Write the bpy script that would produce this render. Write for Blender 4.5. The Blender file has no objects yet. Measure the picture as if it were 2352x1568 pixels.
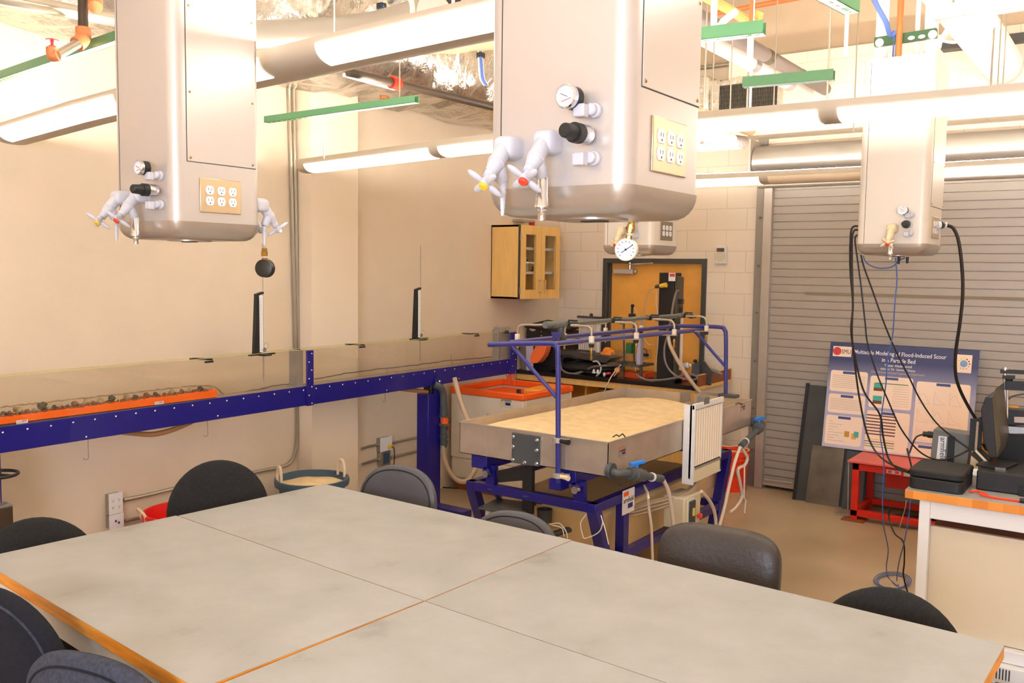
import bpy, bmesh, math, random
from mathutils import Vector, Matrix
random.seed(7)
PI = math.pi
S = bpy.context.scene
# ---------------------------------------------------------------- camera
# room axes: X to the right along the back wall, Y into the depth, Z up; floor at z = 0
CX, CY, FL = 1176.0, 784.0, 2058.76
EYE = Vector((0, 0, 2.04))
def _cam():
    a = Vector((2650 - CX, -(638 - CY), -FL)).normalized()
    b = -Vector((-1720 - CX, -(577 - CY), -FL)).normalized()
    b = (b - a * a.dot(b)).normalized()
    return Matrix((b, a, b.cross(a)))
RW = _cam()                       # world = RW @ cam
cd = bpy.data.cameras.new('camera'); cam = bpy.data.objects.new('camera', cd)
S.collection.objects.link(cam)
cd.sensor_width = 36; cd.lens = FL * 36 / 2352; cd.clip_start = .05; cd.clip_end = 60
cam.matrix_world = Matrix.Translation(EYE) @ RW.to_4x4()
S.camera = cam
# ---------------------------------------------------------------- exposure, world, daylight
S.view_settings.view_transform = 'Standard'; S.view_settings.look = 'None'
S.view_settings.gamma = 1; S.view_settings.use_curve_mapping = False
S.view_settings.exposure = .88
w = bpy.data.worlds.new('world'); S.world = w; w.use_nodes = True
w.node_tree.nodes['Background'].inputs[0].default_value = (.75, .85, 1, 1)
w.node_tree.nodes['Background'].inputs[1].default_value = 1.0
LENS_E, UP_E, WIN_E = 5.2, 80.0, 150.0
def area(name, loc, rot, sx, sy, e, col):
    l = bpy.data.lights.new(name, 'AREA'); l.shape = 'RECTANGLE'; l.size = sx; l.size_y = sy
    l.energy = e; l.color = col
    o = bpy.data.objects.new(name, l); o.location = loc; o.rotation_euler = rot; S.collection.objects.link(o)
area('daylight_through_window', (.9, -2.93, 2.1), (math.radians(90), 0, 0), 2.3, 1.3, WIN_E, (.66, .77, 1))
# ---------------------------------------------------------------- pixel <-> room helpers
def ray(x, y): return RW @ Vector((x - CX, -(y - CY), -FL))
def oX(x, y, X): d = ray(x, y); return EYE + d * (X / d.x)
def oY(x, y, Y): d = ray(x, y); return EYE + d * (Y / d.y)
def oZ(x, y, Z): d = ray(x, y); return EYE + d * ((Z - EYE.z) / d.z)
def oD(x, y, D): return EYE + ray(x, y) * (D / FL)
# ---------------------------------------------------------------- materials
def lin(c):
    r = []
    for v in c:
        v /= 255.0
        r.append(v / 12.92 if v <= .04045 else ((v + .055) / 1.055) ** 2.4)
    return (r[0], r[1], r[2], 1)
MATS = {}
def mat(name, col, rough=.6, metal=0, var=0, vs=3, bump=0, bs=60, trans=0, alpha=1, coat=0, spec=.5, stretch=None, emit=0, ior=1.45, var2=None):
    m = bpy.data.materials.new(name); m.use_nodes = True; nt = m.node_tree; b = nt.nodes['Principled BSDF']
    I = b.inputs
    I['Base Color'].default_value = lin(col); I['Roughness'].default_value = rough; I['Metallic'].default_value = metal
    I['Transmission Weight'].default_value = trans; I['Alpha'].default_value = alpha; I['Coat Weight'].default_value = coat
    I['Specular IOR Level'].default_value = spec; I['IOR'].default_value = ior
    if emit: I['Emission Color'].default_value = lin(col); I['Emission Strength'].default_value = emit
    if var or bump:
        tc = nt.nodes.new('ShaderNodeTexCoord'); mp = nt.nodes.new('ShaderNodeMapping'); nt.links.new(tc.outputs['Object'], mp.inputs[0])
        if stretch: mp.inputs['Scale'].default_value = stretch
    if var:
        n = nt.nodes.new('ShaderNodeTexNoise'); n.inputs['Scale'].default_value = vs; n.inputs['Detail'].default_value = 6
        nt.links.new(mp.outputs[0], n.inputs['Vector'])
        r = nt.nodes.new('ShaderNodeValToRGB'); r.color_ramp.elements[0].position = .3; r.color_ramp.elements[1].position = .7
        lo = tuple(max(0, c * (1 - var)) for c in col); hi = tuple(min(255, c * (1 + var * .6)) for c in col)
        if var2: lo = var2; hi = col
        r.color_ramp.elements[0].color = lin(lo); r.color_ramp.elements[1].color = lin(hi)
        nt.links.new(n.outputs['Fac'], r.inputs[0]); nt.links.new(r.outputs[0], I['Base Color'])
    if bump:
        n = nt.nodes.new('ShaderNodeTexNoise'); n.inputs['Scale'].default_value = bs; n.inputs['Detail'].default_value = 4
        nt.links.new(mp.outputs[0], n.inputs['Vector'])
        bp = nt.nodes.new('ShaderNodeBump'); bp.inputs['Strength'].default_value = bump; bp.inputs['Distance'].default_value = .02
        nt.links.new(n.outputs['Fac'], bp.inputs['Height']); nt.links.new(bp.outputs[0], I['Normal'])
    MATS[name] = m; return m
M = {}
def dm(k, *a, **kw): M[k] = mat(k, *a, **kw)
dm('plaster', (224, 207, 184), .75, var=.02, vs=2, bump=.05, bs=120)
dm('pilaster_paint', (230, 214, 192), .75, bump=.05, bs=120)
dm('ceiling_deck', (238, 230, 216), .8, var=.03, vs=1.5)
dm('silver', (198, 190, 183), .36, .4, bump=.02, bs=400)
dm('silver_cap', (186, 176, 164), .32, .65)
dm('cream_shell', (216, 206, 192), .4, .1)
dm('plate', (205, 184, 152), .3, .8, bump=.03, bs=300, stretch=(1, 1, 30))
dm('plate_dark', (150, 135, 115), .3, .8)
dm('white_plastic', (235, 235, 238), .4)
dm('slot', (60, 55, 50), .6)
dm('valve', (200, 199, 206), .4)
dm('valve_cream', (236, 212, 172), .4)
dm('yellow', (240, 196, 60), .4)
dm('red', (226, 76, 50), .4)
dm('chrome', (215, 215, 220), .15, 1)
dm('brass', (176, 140, 70), .28, .9)
dm('black_plastic', (32, 32, 32), .45)
dm('black_rubber', (26, 24, 23), .6)
dm('dial', (228, 228, 230), .3)
dm('fixture', (186, 172, 152), .5, .1)
dm('navy', (26, 22, 120), .35, coat=.3)
dm('navy_tube', (52, 52, 128), .32, coat=.3)
dm('steel', (190, 176, 160), .36, .55, var=.06, vs=8, bump=.02, bs=200)
dm('steel_dull', (178, 164, 146), .42, .55, var=.05, vs=6)
dm('screw', (225, 225, 225), .2, .9)
dm('grey_pvc', (74, 78, 80), .45)
dm('pvc_mid', (104, 106, 100), .45)
dm('gasket', (150, 142, 134), .3)
dm('hose_clear', (216, 190, 160), .25, trans=.35, spec=.6)
dm('hose_white', (232, 214, 196), .35, trans=.2)
dm('cable_white', (232, 226, 212), .45)
dm('cable_blue', (74, 98, 160), .45)
dm('cable_black', (34, 26, 20), .45)
dm('sand', (238, 210, 162), .95, var=.05, vs=14, bump=.25, bs=120)
dm('orange', (250, 98, 28), .4)
dm('orange_light', (255, 168, 66), .45)
dm('orange_block', (252, 112, 24), .5)
dm('tank_white', (226, 212, 192), .5)
dm('wood_edge', (240, 158, 52), .4, var=.12, vs=6, stretch=(1, 1, 8))
dm('oak', (232, 176, 84), .5, var=.07, vs=5, stretch=(6, 6, .7))
dm('oak_dark', (206, 134, 44), .5, var=.06, vs=5)
dm('maple', (236, 192, 116), .5, var=.04, vs=5, stretch=(6, 6, .7))
dm('epoxy', (26, 22, 20), .3)
dm('brown_board', (140, 78, 42), .5)
dm('white_frame', (226, 224, 222), .45)
dm('beige_panel', (214, 200, 174), .6)
dm('door_frame', (70, 70, 68), .4)
dm('fabric_black', (34, 34, 34), .95, var=.2, vs=90, bump=.3, bs=500)
dm('fabric_navy', (24, 26, 36), .95, var=.2, vs=90, bump=.3, bs=500)
dm('fabric_grey', (60, 64, 78), .95, var=.2, vs=90, bump=.3, bs=500)
dm('vinyl', (74, 75, 82), .38, bump=.06, bs=300)
dm('leather', (58, 52, 48), .42, bump=.12, bs=60)
dm('red_paint', (206, 38, 18), .35)
dm('red_top', (214, 92, 84), .4, var=.08, vs=7)
dm('red_tub', (226, 30, 26), .4)
dm('dark_sheet', (66, 66, 64), .45, var=.1, vs=4)
dm('raw_sheet', (122, 112, 98), .4, .5, var=.14, vs=5)
dm('red_bucket', (240, 62, 24), .4)
dm('blue_tub', (66, 90, 112), .45)
dm('rope', (232, 214, 190), .8, bump=.4, bs=180)
dm('strut', (86, 138, 98), .4, .2)
dm('strut_dark', (54, 86, 58), .4, .2)
dm('strut_grey', (190, 188, 186), .35, .6)
dm('conduit', (176, 170, 156), .3, .85)
dm('black_pipe', (72, 60, 50), .4, .4)
dm('rust_pipe', (196, 124, 80), .5, .3)
dm('copper', (214, 112, 62), .4, .3)
dm('white_pipe', (242, 236, 226), .5)
dm('grey_pipe', (120, 108, 104), .45)
dm('foil', (216, 210, 200), .26, .92, bump=1.0, bs=9)
dm('duct', (200, 198, 194), .3, .85)
dm('concrete_wall', (196, 176, 150), .8, var=.1, vs=1.3)
dm('grey_box', (112, 110, 104), .5)
dm('glass_smoke', (110, 90, 72), .1, trans=.6)
dm('cyan', (74, 178, 160), .5); dm('ochre', (204, 152, 50), .5); dm('brown_ink', (116, 72, 54), .6)
dm('poster_blue', (52, 62, 116), .3); dm('poster_pale', (184, 182, 208), .3); dm('paper', (250, 226, 204), .35)
dm('ink_blue', (72, 82, 140), .4); dm('ink_white', (240, 240, 245), .4); dm('ink_grey', (196, 176, 164), .5); dm('ink_black', (40, 36, 34), .5)
dm('logo_red', (206, 62, 66), .4); dm('pale_blue', (120, 160, 210), .4); dm('lime', (220, 216, 110), .4)
dm('green_board', (44, 104, 62), .5)
dm('blue_handle', (40, 124, 214), .4)
dm('stone_dark', (92, 84, 66), .85, var=.25, vs=30, bump=.4, bs=60)
dm('stone_brown', (140, 96, 66), .85, var=.2, vs=30, bump=.4, bs=60)
dm('stone_pale', (170, 150, 110), .85, var=.2, vs=30, bump=.4, bs=60)
dm('gauge_body', (46, 42, 34), .4, .2)
dm('ring_white', (236, 226, 206), .3, .2)
dm('hose_tan', (196, 146, 96), .3, trans=.3)
dm('acrylic', (230, 225, 210), .08, trans=.9, alpha=.35)
dm('box_beige', (214, 204, 176), .5)
dm('grille', (92, 84, 70), .5, .4)
dm('insul', (222, 200, 160), .7, bump=.2, bs=12)
dm('pipe_edge', (240, 170, 90), .5)
dm('shutter', (172, 163, 152), .45, .35, bump=.02, bs=300)
dm('jamb_steel', (186, 176, 164), .4, .5)
dm('orange_tray', (224, 82, 36), .4)
# flume glass: thin sheet with a green edge
def glassmat(name, tint, edge):
    m = bpy.data.materials.new(name); m.use_nodes = True; nt = m.node_tree; nt.nodes.remove(nt.nodes['Principled BSDF'])
    tr = nt.nodes.new('ShaderNodeBsdfTransparent'); tr.inputs[0].default_value = (*tint, 1)
    gl = nt.nodes.new('ShaderNodeBsdfGlossy'); gl.inputs['Roughness'].default_value = .03
    fr = nt.nodes.new('ShaderNodeLayerWeight'); fr.inputs[0].default_value = .5
    pw = nt.nodes.new('ShaderNodeMath'); pw.operation = 'POWER'; pw.inputs[1].default_value = 5; nt.links.new(fr.outputs['Facing'], pw.inputs[0])
    ad = nt.nodes.new('ShaderNodeMath'); ad.operation = 'MULTIPLY_ADD'; ad.inputs[1].default_value = .5; ad.inputs[2].default_value = .025; nt.links.new(pw.outputs[0], ad.inputs[0])
    mx = nt.nodes.new('ShaderNodeMixShader'); nt.links.new(ad.outputs[0], mx.inputs[0]); nt.links.new(tr.outputs[0], mx.inputs[1]); nt.links.new(gl.outputs[0], mx.inputs[2])
    nt.links.new(mx.outputs[0], nt.nodes['Material Output'].inputs[0]); M[name] = m
glassmat('glass', (.97, .96, .94), 0)
M['glass_edge'] = mat('glass_edge', (214, 210, 120), .2, trans=.2)
def emat(name, col, e):
    m = bpy.data.materials.new(name); m.use_nodes = True; b = m.node_tree.nodes['Principled BSDF']
    b.inputs['Base Color'].default_value = lin((240, 240, 235)); b.inputs['Emission Color'].default_value = (*col, 1); b.inputs['Emission Strength'].default_value = e; M[name] = m
emat('lens_lit', (1, .93, .84), LENS_E)
emat('lens_dim', (1, .95, .72), .75)
emat('tube_lit', (1, .93, .85), UP_E)
dm('lens_off', (232, 212, 184), .4)
def floormat():
    m = mat('floor_concrete', (176, 150, 116), .3, var=0); nt = m.node_tree; b = nt.nodes['Principled BSDF']
    tc = nt.nodes.new('ShaderNodeTexCoord')
    n = nt.nodes.new('ShaderNodeTexNoise'); n.inputs['Scale'].default_value = .9; n.inputs['Detail'].default_value = 2.5; n.inputs['Roughness'].default_value = .5
    r = nt.nodes.new('ShaderNodeValToRGB'); r.color_ramp.elements[0].position = .25; r.color_ramp.elements[1].position = .7
    r.color_ramp.elements[0].color = lin((146, 122, 94)); r.color_ramp.elements[1].color = lin((196, 174, 142))
    nt.links.new(tc.outputs['Object'], n.inputs['Vector']); nt.links.new(n.outputs['Fac'], r.inputs[0]); nt.links.new(r.outputs[0], b.inputs['Base Color'])
    n2 = nt.nodes.new('ShaderNodeTexNoise'); n2.inputs['Scale'].default_value = 4
    mr = nt.nodes.new('ShaderNodeMapRange'); mr.inputs[3].default_value = .30; mr.inputs[4].default_value = .38
    nt.links.new(tc.outputs['Object'], n2.inputs['Vector']); nt.links.new(n2.outputs['Fac'], mr.inputs[0]); nt.links.new(mr.outputs[0], b.inputs['Roughness'])
    M['floor'] = m
floormat()
def cmumat():
    m = mat('painted_block', (214, 190, 158), .7); nt = m.node_tree; b = nt.nodes['Principled BSDF']
    tc = nt.nodes.new('ShaderNodeTexCoord'); mp = nt.nodes.new('ShaderNodeMapping'); mp.inputs['Rotation'].default_value = (math.radians(90), 0, 0)
    mp.inputs['Location'].default_value = (-.0786, 0, 0)
    br = nt.nodes.new('ShaderNodeTexBrick'); br.inputs['Scale'].default_value = 1; br.inputs['Brick Width'].default_value = .4064; br.inputs['Row Height'].default_value = .2035
    br.inputs['Mortar Size'].default_value = .0035; br.inputs['Mortar Smooth'].default_value = .3
    br.inputs['Color1'].default_value = lin((234, 218, 196)); br.inputs['Color2'].default_value = lin((236, 220, 198)); br.inputs['Mortar'].default_value = lin((216, 199, 176))
    nt.links.new(tc.outputs['Object'], mp.inputs[0]); nt.links.new(mp.outputs[0], br.inputs['Vector']); nt.links.new(br.outputs['Color'], b.inputs['Base Color'])
    bp = nt.nodes.new('ShaderNodeBump'); bp.inputs['Strength'].default_value = .5; bp.inputs['Distance'].default_value = .004; bp.invert = True
    nt.links.new(br.outputs['Fac'], bp.inputs['Height']); nt.links.new(bp.outputs[0], b.inputs['Normal']); M['cmu'] = m
cmumat()
def tabmat():
    m = mat('grey_laminate', (196, 190, 178), .36, spec=.45); nt = m.node_tree; b = nt.nodes['Principled BSDF']
    tc = nt.nodes.new('ShaderNodeTexCoord')
    n = nt.nodes.new('ShaderNodeTexNoise'); n.inputs['Scale'].default_value = 3.2; n.inputs['Detail'].default_value = 10; n.inputs['Roughness'].default_value = .62
    r = nt.nodes.new('ShaderNodeValToRGB'); e = r.color_ramp.elements
    e[0].position = .22; e[0].color = lin((132, 131, 127)); e[1].position = .62; e[1].color = lin((166, 166, 165)); q = e.new(.4); q.color = lin((157, 157, 154))
    nt.links.new(tc.outputs['Object'], n.inputs['Vector']); nt.links.new(n.outputs['Fac'], r.inputs[0]); 
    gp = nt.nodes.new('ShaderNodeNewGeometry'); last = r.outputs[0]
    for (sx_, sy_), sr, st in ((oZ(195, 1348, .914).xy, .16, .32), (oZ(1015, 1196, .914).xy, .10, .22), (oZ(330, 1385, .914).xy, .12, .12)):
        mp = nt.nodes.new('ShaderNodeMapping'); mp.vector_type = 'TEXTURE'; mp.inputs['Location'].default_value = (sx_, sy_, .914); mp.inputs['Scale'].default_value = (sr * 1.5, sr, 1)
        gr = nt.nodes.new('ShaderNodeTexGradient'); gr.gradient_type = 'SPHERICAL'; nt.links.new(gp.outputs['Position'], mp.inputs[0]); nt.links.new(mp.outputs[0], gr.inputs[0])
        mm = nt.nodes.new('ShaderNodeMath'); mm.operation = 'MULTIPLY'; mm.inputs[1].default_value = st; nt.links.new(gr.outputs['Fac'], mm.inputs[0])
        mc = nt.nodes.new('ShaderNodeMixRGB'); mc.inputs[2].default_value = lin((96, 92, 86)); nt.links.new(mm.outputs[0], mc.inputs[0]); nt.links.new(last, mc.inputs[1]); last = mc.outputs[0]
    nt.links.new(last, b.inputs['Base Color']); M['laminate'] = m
tabmat()
def butchermat():
    m = mat('butcher_block', (222, 150, 70), .4); nt = m.node_tree; b = nt.nodes['Principled BSDF']
    tc = nt.nodes.new('ShaderNodeTexCoord'); mp = nt.nodes.new('ShaderNodeMapping'); mp.inputs['Rotation'].default_value = (math.radians(90), 0, 0)
    br = nt.nodes.new('ShaderNodeTexBrick'); br.inputs['Scale'].default_value = 1; br.inputs['Brick Width'].default_value = .07; br.inputs['Row Height'].default_value = .2; br.inputs['Mortar Size'].default_value = .0004; br.offset = 0
    br.inputs['Color1'].default_value = lin((230, 152, 66)); br.inputs['Color2'].default_value = lin((206, 118, 38)); br.inputs['Mortar'].default_value = lin((196, 120, 50))
    nt.links.new(tc.outputs['Object'], mp.inputs[0]); nt.links.new(mp.outputs[0], br.inputs['Vector']); nt.links.new(br.outputs['Color'], b.inputs['Base Color']); M['butcher'] = m
butchermat()
# ---------------------------------------------------------------- mesh helpers
def frame(d):
    d = Vector(d).normalized(); u = Vector((0, 0, 1)) if abs(d.z) < .95 else Vector((1, 0, 0))
    a = d.cross(u).normalized(); return a, a.cross(d).normalized()
def smooth(pts, k=6):
    pts = [Vector(p) for p in pts]
    if len(pts) < 3: return pts
    P = [pts[0] * 2 - pts[1]] + pts + [pts[-1] * 2 - pts[-2]]; out = []
    for i in range(1, len(P) - 2):
        a, b, c, d = P[i - 1:i + 3]
        for j in range(k):
            t = j / k
            out.append(.5 * ((2 * b) + (c - a) * t + (2 * a - 5 * b + 4 * c - d) * t * t + (3 * b - a - 3 * c + d) * t ** 3))
    return out + [pts[-1]]
class MB:
    def __init__(s): s.v = []; s.f = []
    def add(s, vs, fs):
        o = len(s.v); s.v += [Vector(v) for v in vs]; s.f += [[i + o for i in f] for f in fs]; return s
    def bx(s, x0, x1, y0, y1, z0, z1):
        return s.add([(x, y, z) for z in (z0, z1) for x, y in ((x0, y0), (x1, y0), (x1, y1), (x0, y1))],
                     [(3, 2, 1, 0), (4, 5, 6, 7), (0, 1, 5, 4), (1, 2, 6, 5), (2, 3, 7, 6), (3, 0, 4, 7)])
    def box(s, c, sz, R=None):
        h = Vector(sz) / 2; m = R if R else Matrix.Identity(3)
        return s.add([Vector(c) + m @ Vector((x * h.x, y * h.y, z * h.z)) for z in (-1, 1) for x, y in ((-1, -1), (1, -1), (1, 1), (-1, 1))],
                     [(3, 2, 1, 0), (4, 5, 6, 7), (0, 1, 5, 4), (1, 2, 6, 5), (2, 3, 7, 6), (3, 0, 4, 7)])
    def bar(s, p, q, w, h, up=(0, 0, 1)):           # rectangular bar from p to q
        p, q = Vector(p), Vector(q); d = (q - p).normalized(); a = d.cross(Vector(up))
        if a.length < .01: a = d.cross(Vector((0, 1, 0)))
        a.normalize(); b = a.cross(d)
        a *= w / 2; b *= h / 2
        return s.add([p - a - b, p + a - b, p + a + b, p - a + b, q - a - b, q + a - b, q + a + b, q - a + b],
                     [(3, 2, 1, 0), (4, 5, 6, 7), (0, 1, 5, 4), (1, 2, 6, 5), (2, 3, 7, 6), (3, 0, 4, 7)])
    def slab(s, pts, off):                          # planar polygon pushed along off
        n = len(pts); off = Vector(off); pts = [Vector(p) for p in pts]
        return s.add(pts + [p + off for p in pts], [tuple(range(n - 1, -1, -1)), tuple(range(n, 2 * n))] + [(i, (i + 1) % n, n + (i + 1) % n, n + i) for i in range(n)])
    def cyl(s, p, q, r, r2=None, n=16):
        return s.lathe(p, q, [(0, r), (1, r if r2 is None else r2)], n)
    def lathe(s, p, q, prof, n=16, caps=True):      # prof: (t along p-q, radius)
        p, q = Vector(p), Vector(q); a, b = frame(q - p); vs = []; fs = []
        for t, r in prof:
            c = p.lerp(q, t)
            vs += [c + (a * math.cos(2 * PI * i / n) + b * math.sin(2 * PI * i / n)) * r for i in range(n)]
        for k in range(len(prof) - 1):
            fs += [(k * n + i, k * n + n + i, k * n + n + (i + 1) % n, k * n + (i + 1) % n) for i in range(n)]
        if caps: fs += [tuple(range(n)), tuple(range(len(vs) - 1, len(vs) - 1 - n, -1))]
        return s.add(vs, fs)
    def tube(s, pts, r, n=8, closed=False):
        pts = [Vector(p) for p in pts]; m = len(pts); vs = []; fs = []; a = None
        for i, p in enumerate(pts):
            if closed: d = pts[(i + 1) % m] - pts[i - 1]
            else: d = pts[min(i + 1, m - 1)] - pts[max(i - 1, 0)]
            d.normalize()
            if a is None: a, _ = frame(d)
            a = (a - d * a.dot(d)).normalized(); b = d.cross(a)
            vs += [p + (a * math.cos(2 * PI * j / n) + b * math.sin(2 * PI * j / n)) * r for j in range(n)]
        for k in range(m if closed else m - 1):
            k2 = (k + 1) % m
            fs += [(k * n + j, k * n + (j + 1) % n, k2 * n + (j + 1) % n, k2 * n + j) for j in range(n)]
        if not closed: fs += [tuple(range(n - 1, -1, -1)), tuple(range(m * n - n, m * n))]
        return s.add(vs, fs)
    def ell(s, c, r, R=None, e=1.0, nu=24, nv=14):  # superellipsoid, e<1 is boxier
        m = R if R else Matrix.Identity(3); c = Vector(c); vs = []; fs = []
        sp = lambda v, k: math.copysign(abs(v) ** k, v)
        e1, e2 = (e, e) if not isinstance(e, tuple) else e
        for i in range(1, nv):
            ph = -PI / 2 + PI * i / nv
            for j in range(nu):
                th = 2 * PI * j / nu
                vs.append(c + m @ Vector((r[0] * sp(math.cos(ph), e1) * sp(math.cos(th), e2), r[1] * sp(math.cos(ph), e1) * sp(math.sin(th), e2), r[2] * sp(math.sin(ph), e1))))
        b = len(vs); vs += [c - m @ Vector((0, 0, r[2])), c + m @ Vector((0, 0, r[2]))]
        for i in range(nv - 2):
            fs += [(i * nu + j, i * nu + (j + 1) % nu, (i + 1) * nu + (j + 1) % nu, (i + 1) * nu + j) for j in range(nu)]
        fs += [(b, (j + 1) % nu, j) for j in range(nu)] + [(b + 1, (nv - 2) * nu + j, (nv - 2) * nu + (j + 1) % nu) for j in range(nu)]
        return s.add(vs, fs)
    def map(s, fn): s.v = [Vector(fn(v)) for v in s.v]; return s
def org(o):
    p = Vector((0, 0, 0))
    while o: p += o.location; o = o.parent
    return p
def part(name, mb, m, parent=None, bev=0, flat=False, label=None, seg=2):
    me = bpy.data.meshes.new(name); o0 = org(parent); me.from_pydata([v - o0 for v in mb.v], [], mb.f)
    me.materials.append(M[m] if isinstance(m, str) else m)
    bm = bmesh.new(); bm.from_mesh(me); bmesh.ops.recalc_face_normals(bm, faces=bm.faces); bm.to_mesh(me); bm.free()
    if not flat:
        me.shade_smooth(); me.set_sharp_from_angle(angle=math.radians(38))
    o = bpy.data.objects.new(name, me); S.collection.objects.link(o)
    if parent: o.parent = parent
    if bev:
        b = o.modifiers.new('bevel', 'BEVEL'); b.width = bev; b.segments = seg; b.limit_method = 'ANGLE'; b.angle_limit = math.radians(40); b.harden_normals = False
    if label: o['label'] = label
    return o
def thing(name, label, cat, loc=(0, 0, 0), group=None):
    o = bpy.data.objects.new(name, None); S.collection.objects.link(o); o.location = loc; o.empty_display_size = .05
    o['label'] = label; o['category'] = cat
    if group: o['group'] = group
    return o
def solo(name, mb, m, label, cat, group=None, **kw):
    # one-mesh thing with its origin at its base
    xs = [v.x for v in mb.v]; ys = [v.y for v in mb.v]; z = min(v.z for v in mb.v)
    c = Vector(((min(xs) + max(xs)) / 2, (min(ys) + max(ys)) / 2, z)); mb.v = [v - c for v in mb.v]
    o = part(name, mb, m, **kw); o.location = c; o['label'] = label; o['category'] = cat
    if group: o['group'] = group
    return o
def struct(name, mb, m, parent=None, **kw):
    o = part(name, mb, m, parent, **kw)
    if not parent: o['kind'] = 'structure'
    return o
def dup(root, loc, rz=0, label=None, group=None, scale=None):
    def cp(o, par):
        c = o.copy(); S.collection.objects.link(c); c.parent = par
        for ch in list(o.children): cp(ch, c)
        return c
    kids = list(root.children); r = root.copy(); S.collection.objects.link(r)
    for k in kids: cp(k, r)
    r.location = loc; r.rotation_euler = (0, 0, rz)
    if scale: r.scale = scale
    if label: r['label'] = label
    if group: r['group'] = group
    return r
def text(name, s, size, m, parent, loc, xdir, updir, ext=.0006, align='LEFT', bold=False, serif=False, wd=None):
    cu = bpy.data.curves.new(name, 'FONT'); cu.body = s; cu.size = size; cu.extrude = ext; cu.align_x = align; cu.resolution_u = 3
    if bold: cu.offset = size * .006
    t = bpy.data.objects.new(name, cu); S.collection.objects.link(t)
    bpy.context.view_layer.update()
    me = bpy.data.meshes.new_from_object(t.evaluated_get(bpy.context.evaluated_depsgraph_get())); bpy.data.objects.remove(t)
    x = Vector(xdir).normalized(); u = Vector(updir).normalized(); n = x.cross(u)
    if wd:
        ww = max(v.co.x for v in me.vertices) - min(v.co.x for v in me.vertices); k = wd / ww
    else: k = 1
    o0 = org(parent)
    for v in me.vertices: v.co = Vector(loc) + x * v.co.x * k + u * v.co.y + n * v.co.z - o0
    me.materials.clear(); me.materials.append(M[m]); me.name = name
    o = bpy.data.objects.new(name, me); S.collection.objects.link(o)
    if parent: o.parent = parent
    return o
def cable(name, pts, r, m, label, cat='cable', group=None, k=6, n=8, closed=False):
    return solo(name, MB().tube(smooth(pts, k), r, n, closed), m, label, cat, group)
def rrect(w, h, r, n=6):
    out = []
    for cx_, cy_, a0 in ((w / 2 - r, h / 2 - r, 0), (-w / 2 + r, h / 2 - r, 90), (-w / 2 + r, -h / 2 + r, 180), (w / 2 - r, -h / 2 + r, 270)):
        for i in range(n + 1):
            a = math.radians(a0 + 90 * i / n); out.append((cx_ + r * math.cos(a), cy_ + r * math.sin(a)))
    return out
ORD = 'first second third fourth fifth sixth seventh eighth ninth tenth eleventh twelfth thirteenth fourteenth fifteenth sixteenth seventeenth eighteenth nineteenth twentieth'.split() + ['twenty ' + w_ for w_ in 'first second third fourth fifth sixth seventh'.split()]
# ================================================================ THE ROOM
XL, XR, YB, YF, ZC = -5.272, 3.0, 8.268, -3.0, 5.0
struct('floor', MB().bx(XL - .2, XR + .2, YF - .2, YB + .4, -.1, 0), 'floor', flat=True)
struct('ceiling', MB().bx(XL - .2, XR + .2, YF - .2, YB + .4, ZC, ZC + .1), 'ceiling_deck', flat=True)
struct('wall_left', MB().bx(XL - .2, XL, YF - .2, YB + .2, 0, ZC), 'plaster', flat=True)
struct('wall_right', MB().bx(XR, XR + .2, YF - .2, YB + .2, 0, ZC), 'plaster', flat=True)
struct('wall_front', MB().bx(XL, -.3, YF - .2, YF, 0, ZC).bx(2.1, XR, YF - .2, YF, 0, ZC).bx(-.3, 2.1, YF - .2, YF, 0, 1.4).bx(-.3, 2.1, YF - .2, YF, 2.8, ZC), 'plaster', flat=True)
wf = struct('window_1', MB().bx(-.3, 2.1, YF - .12, YF - .06, 1.4, 1.45).bx(-.3, 2.1, YF - .12, YF - .06, 2.75, 2.8).bx(-.3, -.25, YF - .12, YF - .06, 1.45, 2.75).bx(2.05, 2.1, YF - .12, YF - .06, 1.45, 2.75).bx(.88, .92, YF - .12, YF - .06, 1.45, 2.75), 'white_frame')
part('pane', MB().bx(-.25, 2.05, YF - .1, YF - .095, 1.45, 2.75), 'glass', wf, flat=True)
# pilaster on the left wall
struct('trim_1', MB().bx(XL, -5.1, 4.574, 5.054, 0, 3.6), 'pilaster_paint', flat=True)
# back wall: painted block with the wooden door and the roller shutter
DX0, DX1, DZ = -4.72, -3.56, 2.165
SX0, SX1, SZ = -2.915, 1.2, 2.8
wb = MB().bx(XL, DX0, YB, YB + .2, 0, DZ).bx(DX1, SX0, YB, YB + .2, 0, DZ).bx(XL, SX0, YB, YB + .2, DZ, 4.0).bx(SX0, SX1, YB, YB + .2, SZ, 4.0).bx(SX1, XR, YB, YB + .2, 0, 4.0)
struct('wall_back', wb, 'cmu', flat=True)
struct('wall_back_upper', MB().bx(XL, XR, YB, YB + .2, 4.0, ZC), 'concrete_wall', flat=True)
struct('trim_2', MB().bx(-3.28, XR, 7.97, YB, 3.275, 3.96), 'cmu', flat=True)
struct('trim_3', MB().cyl((XL, YB - .03, 4.0), (XR, YB - .03, 4.0), .022), 'conduit')
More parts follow.
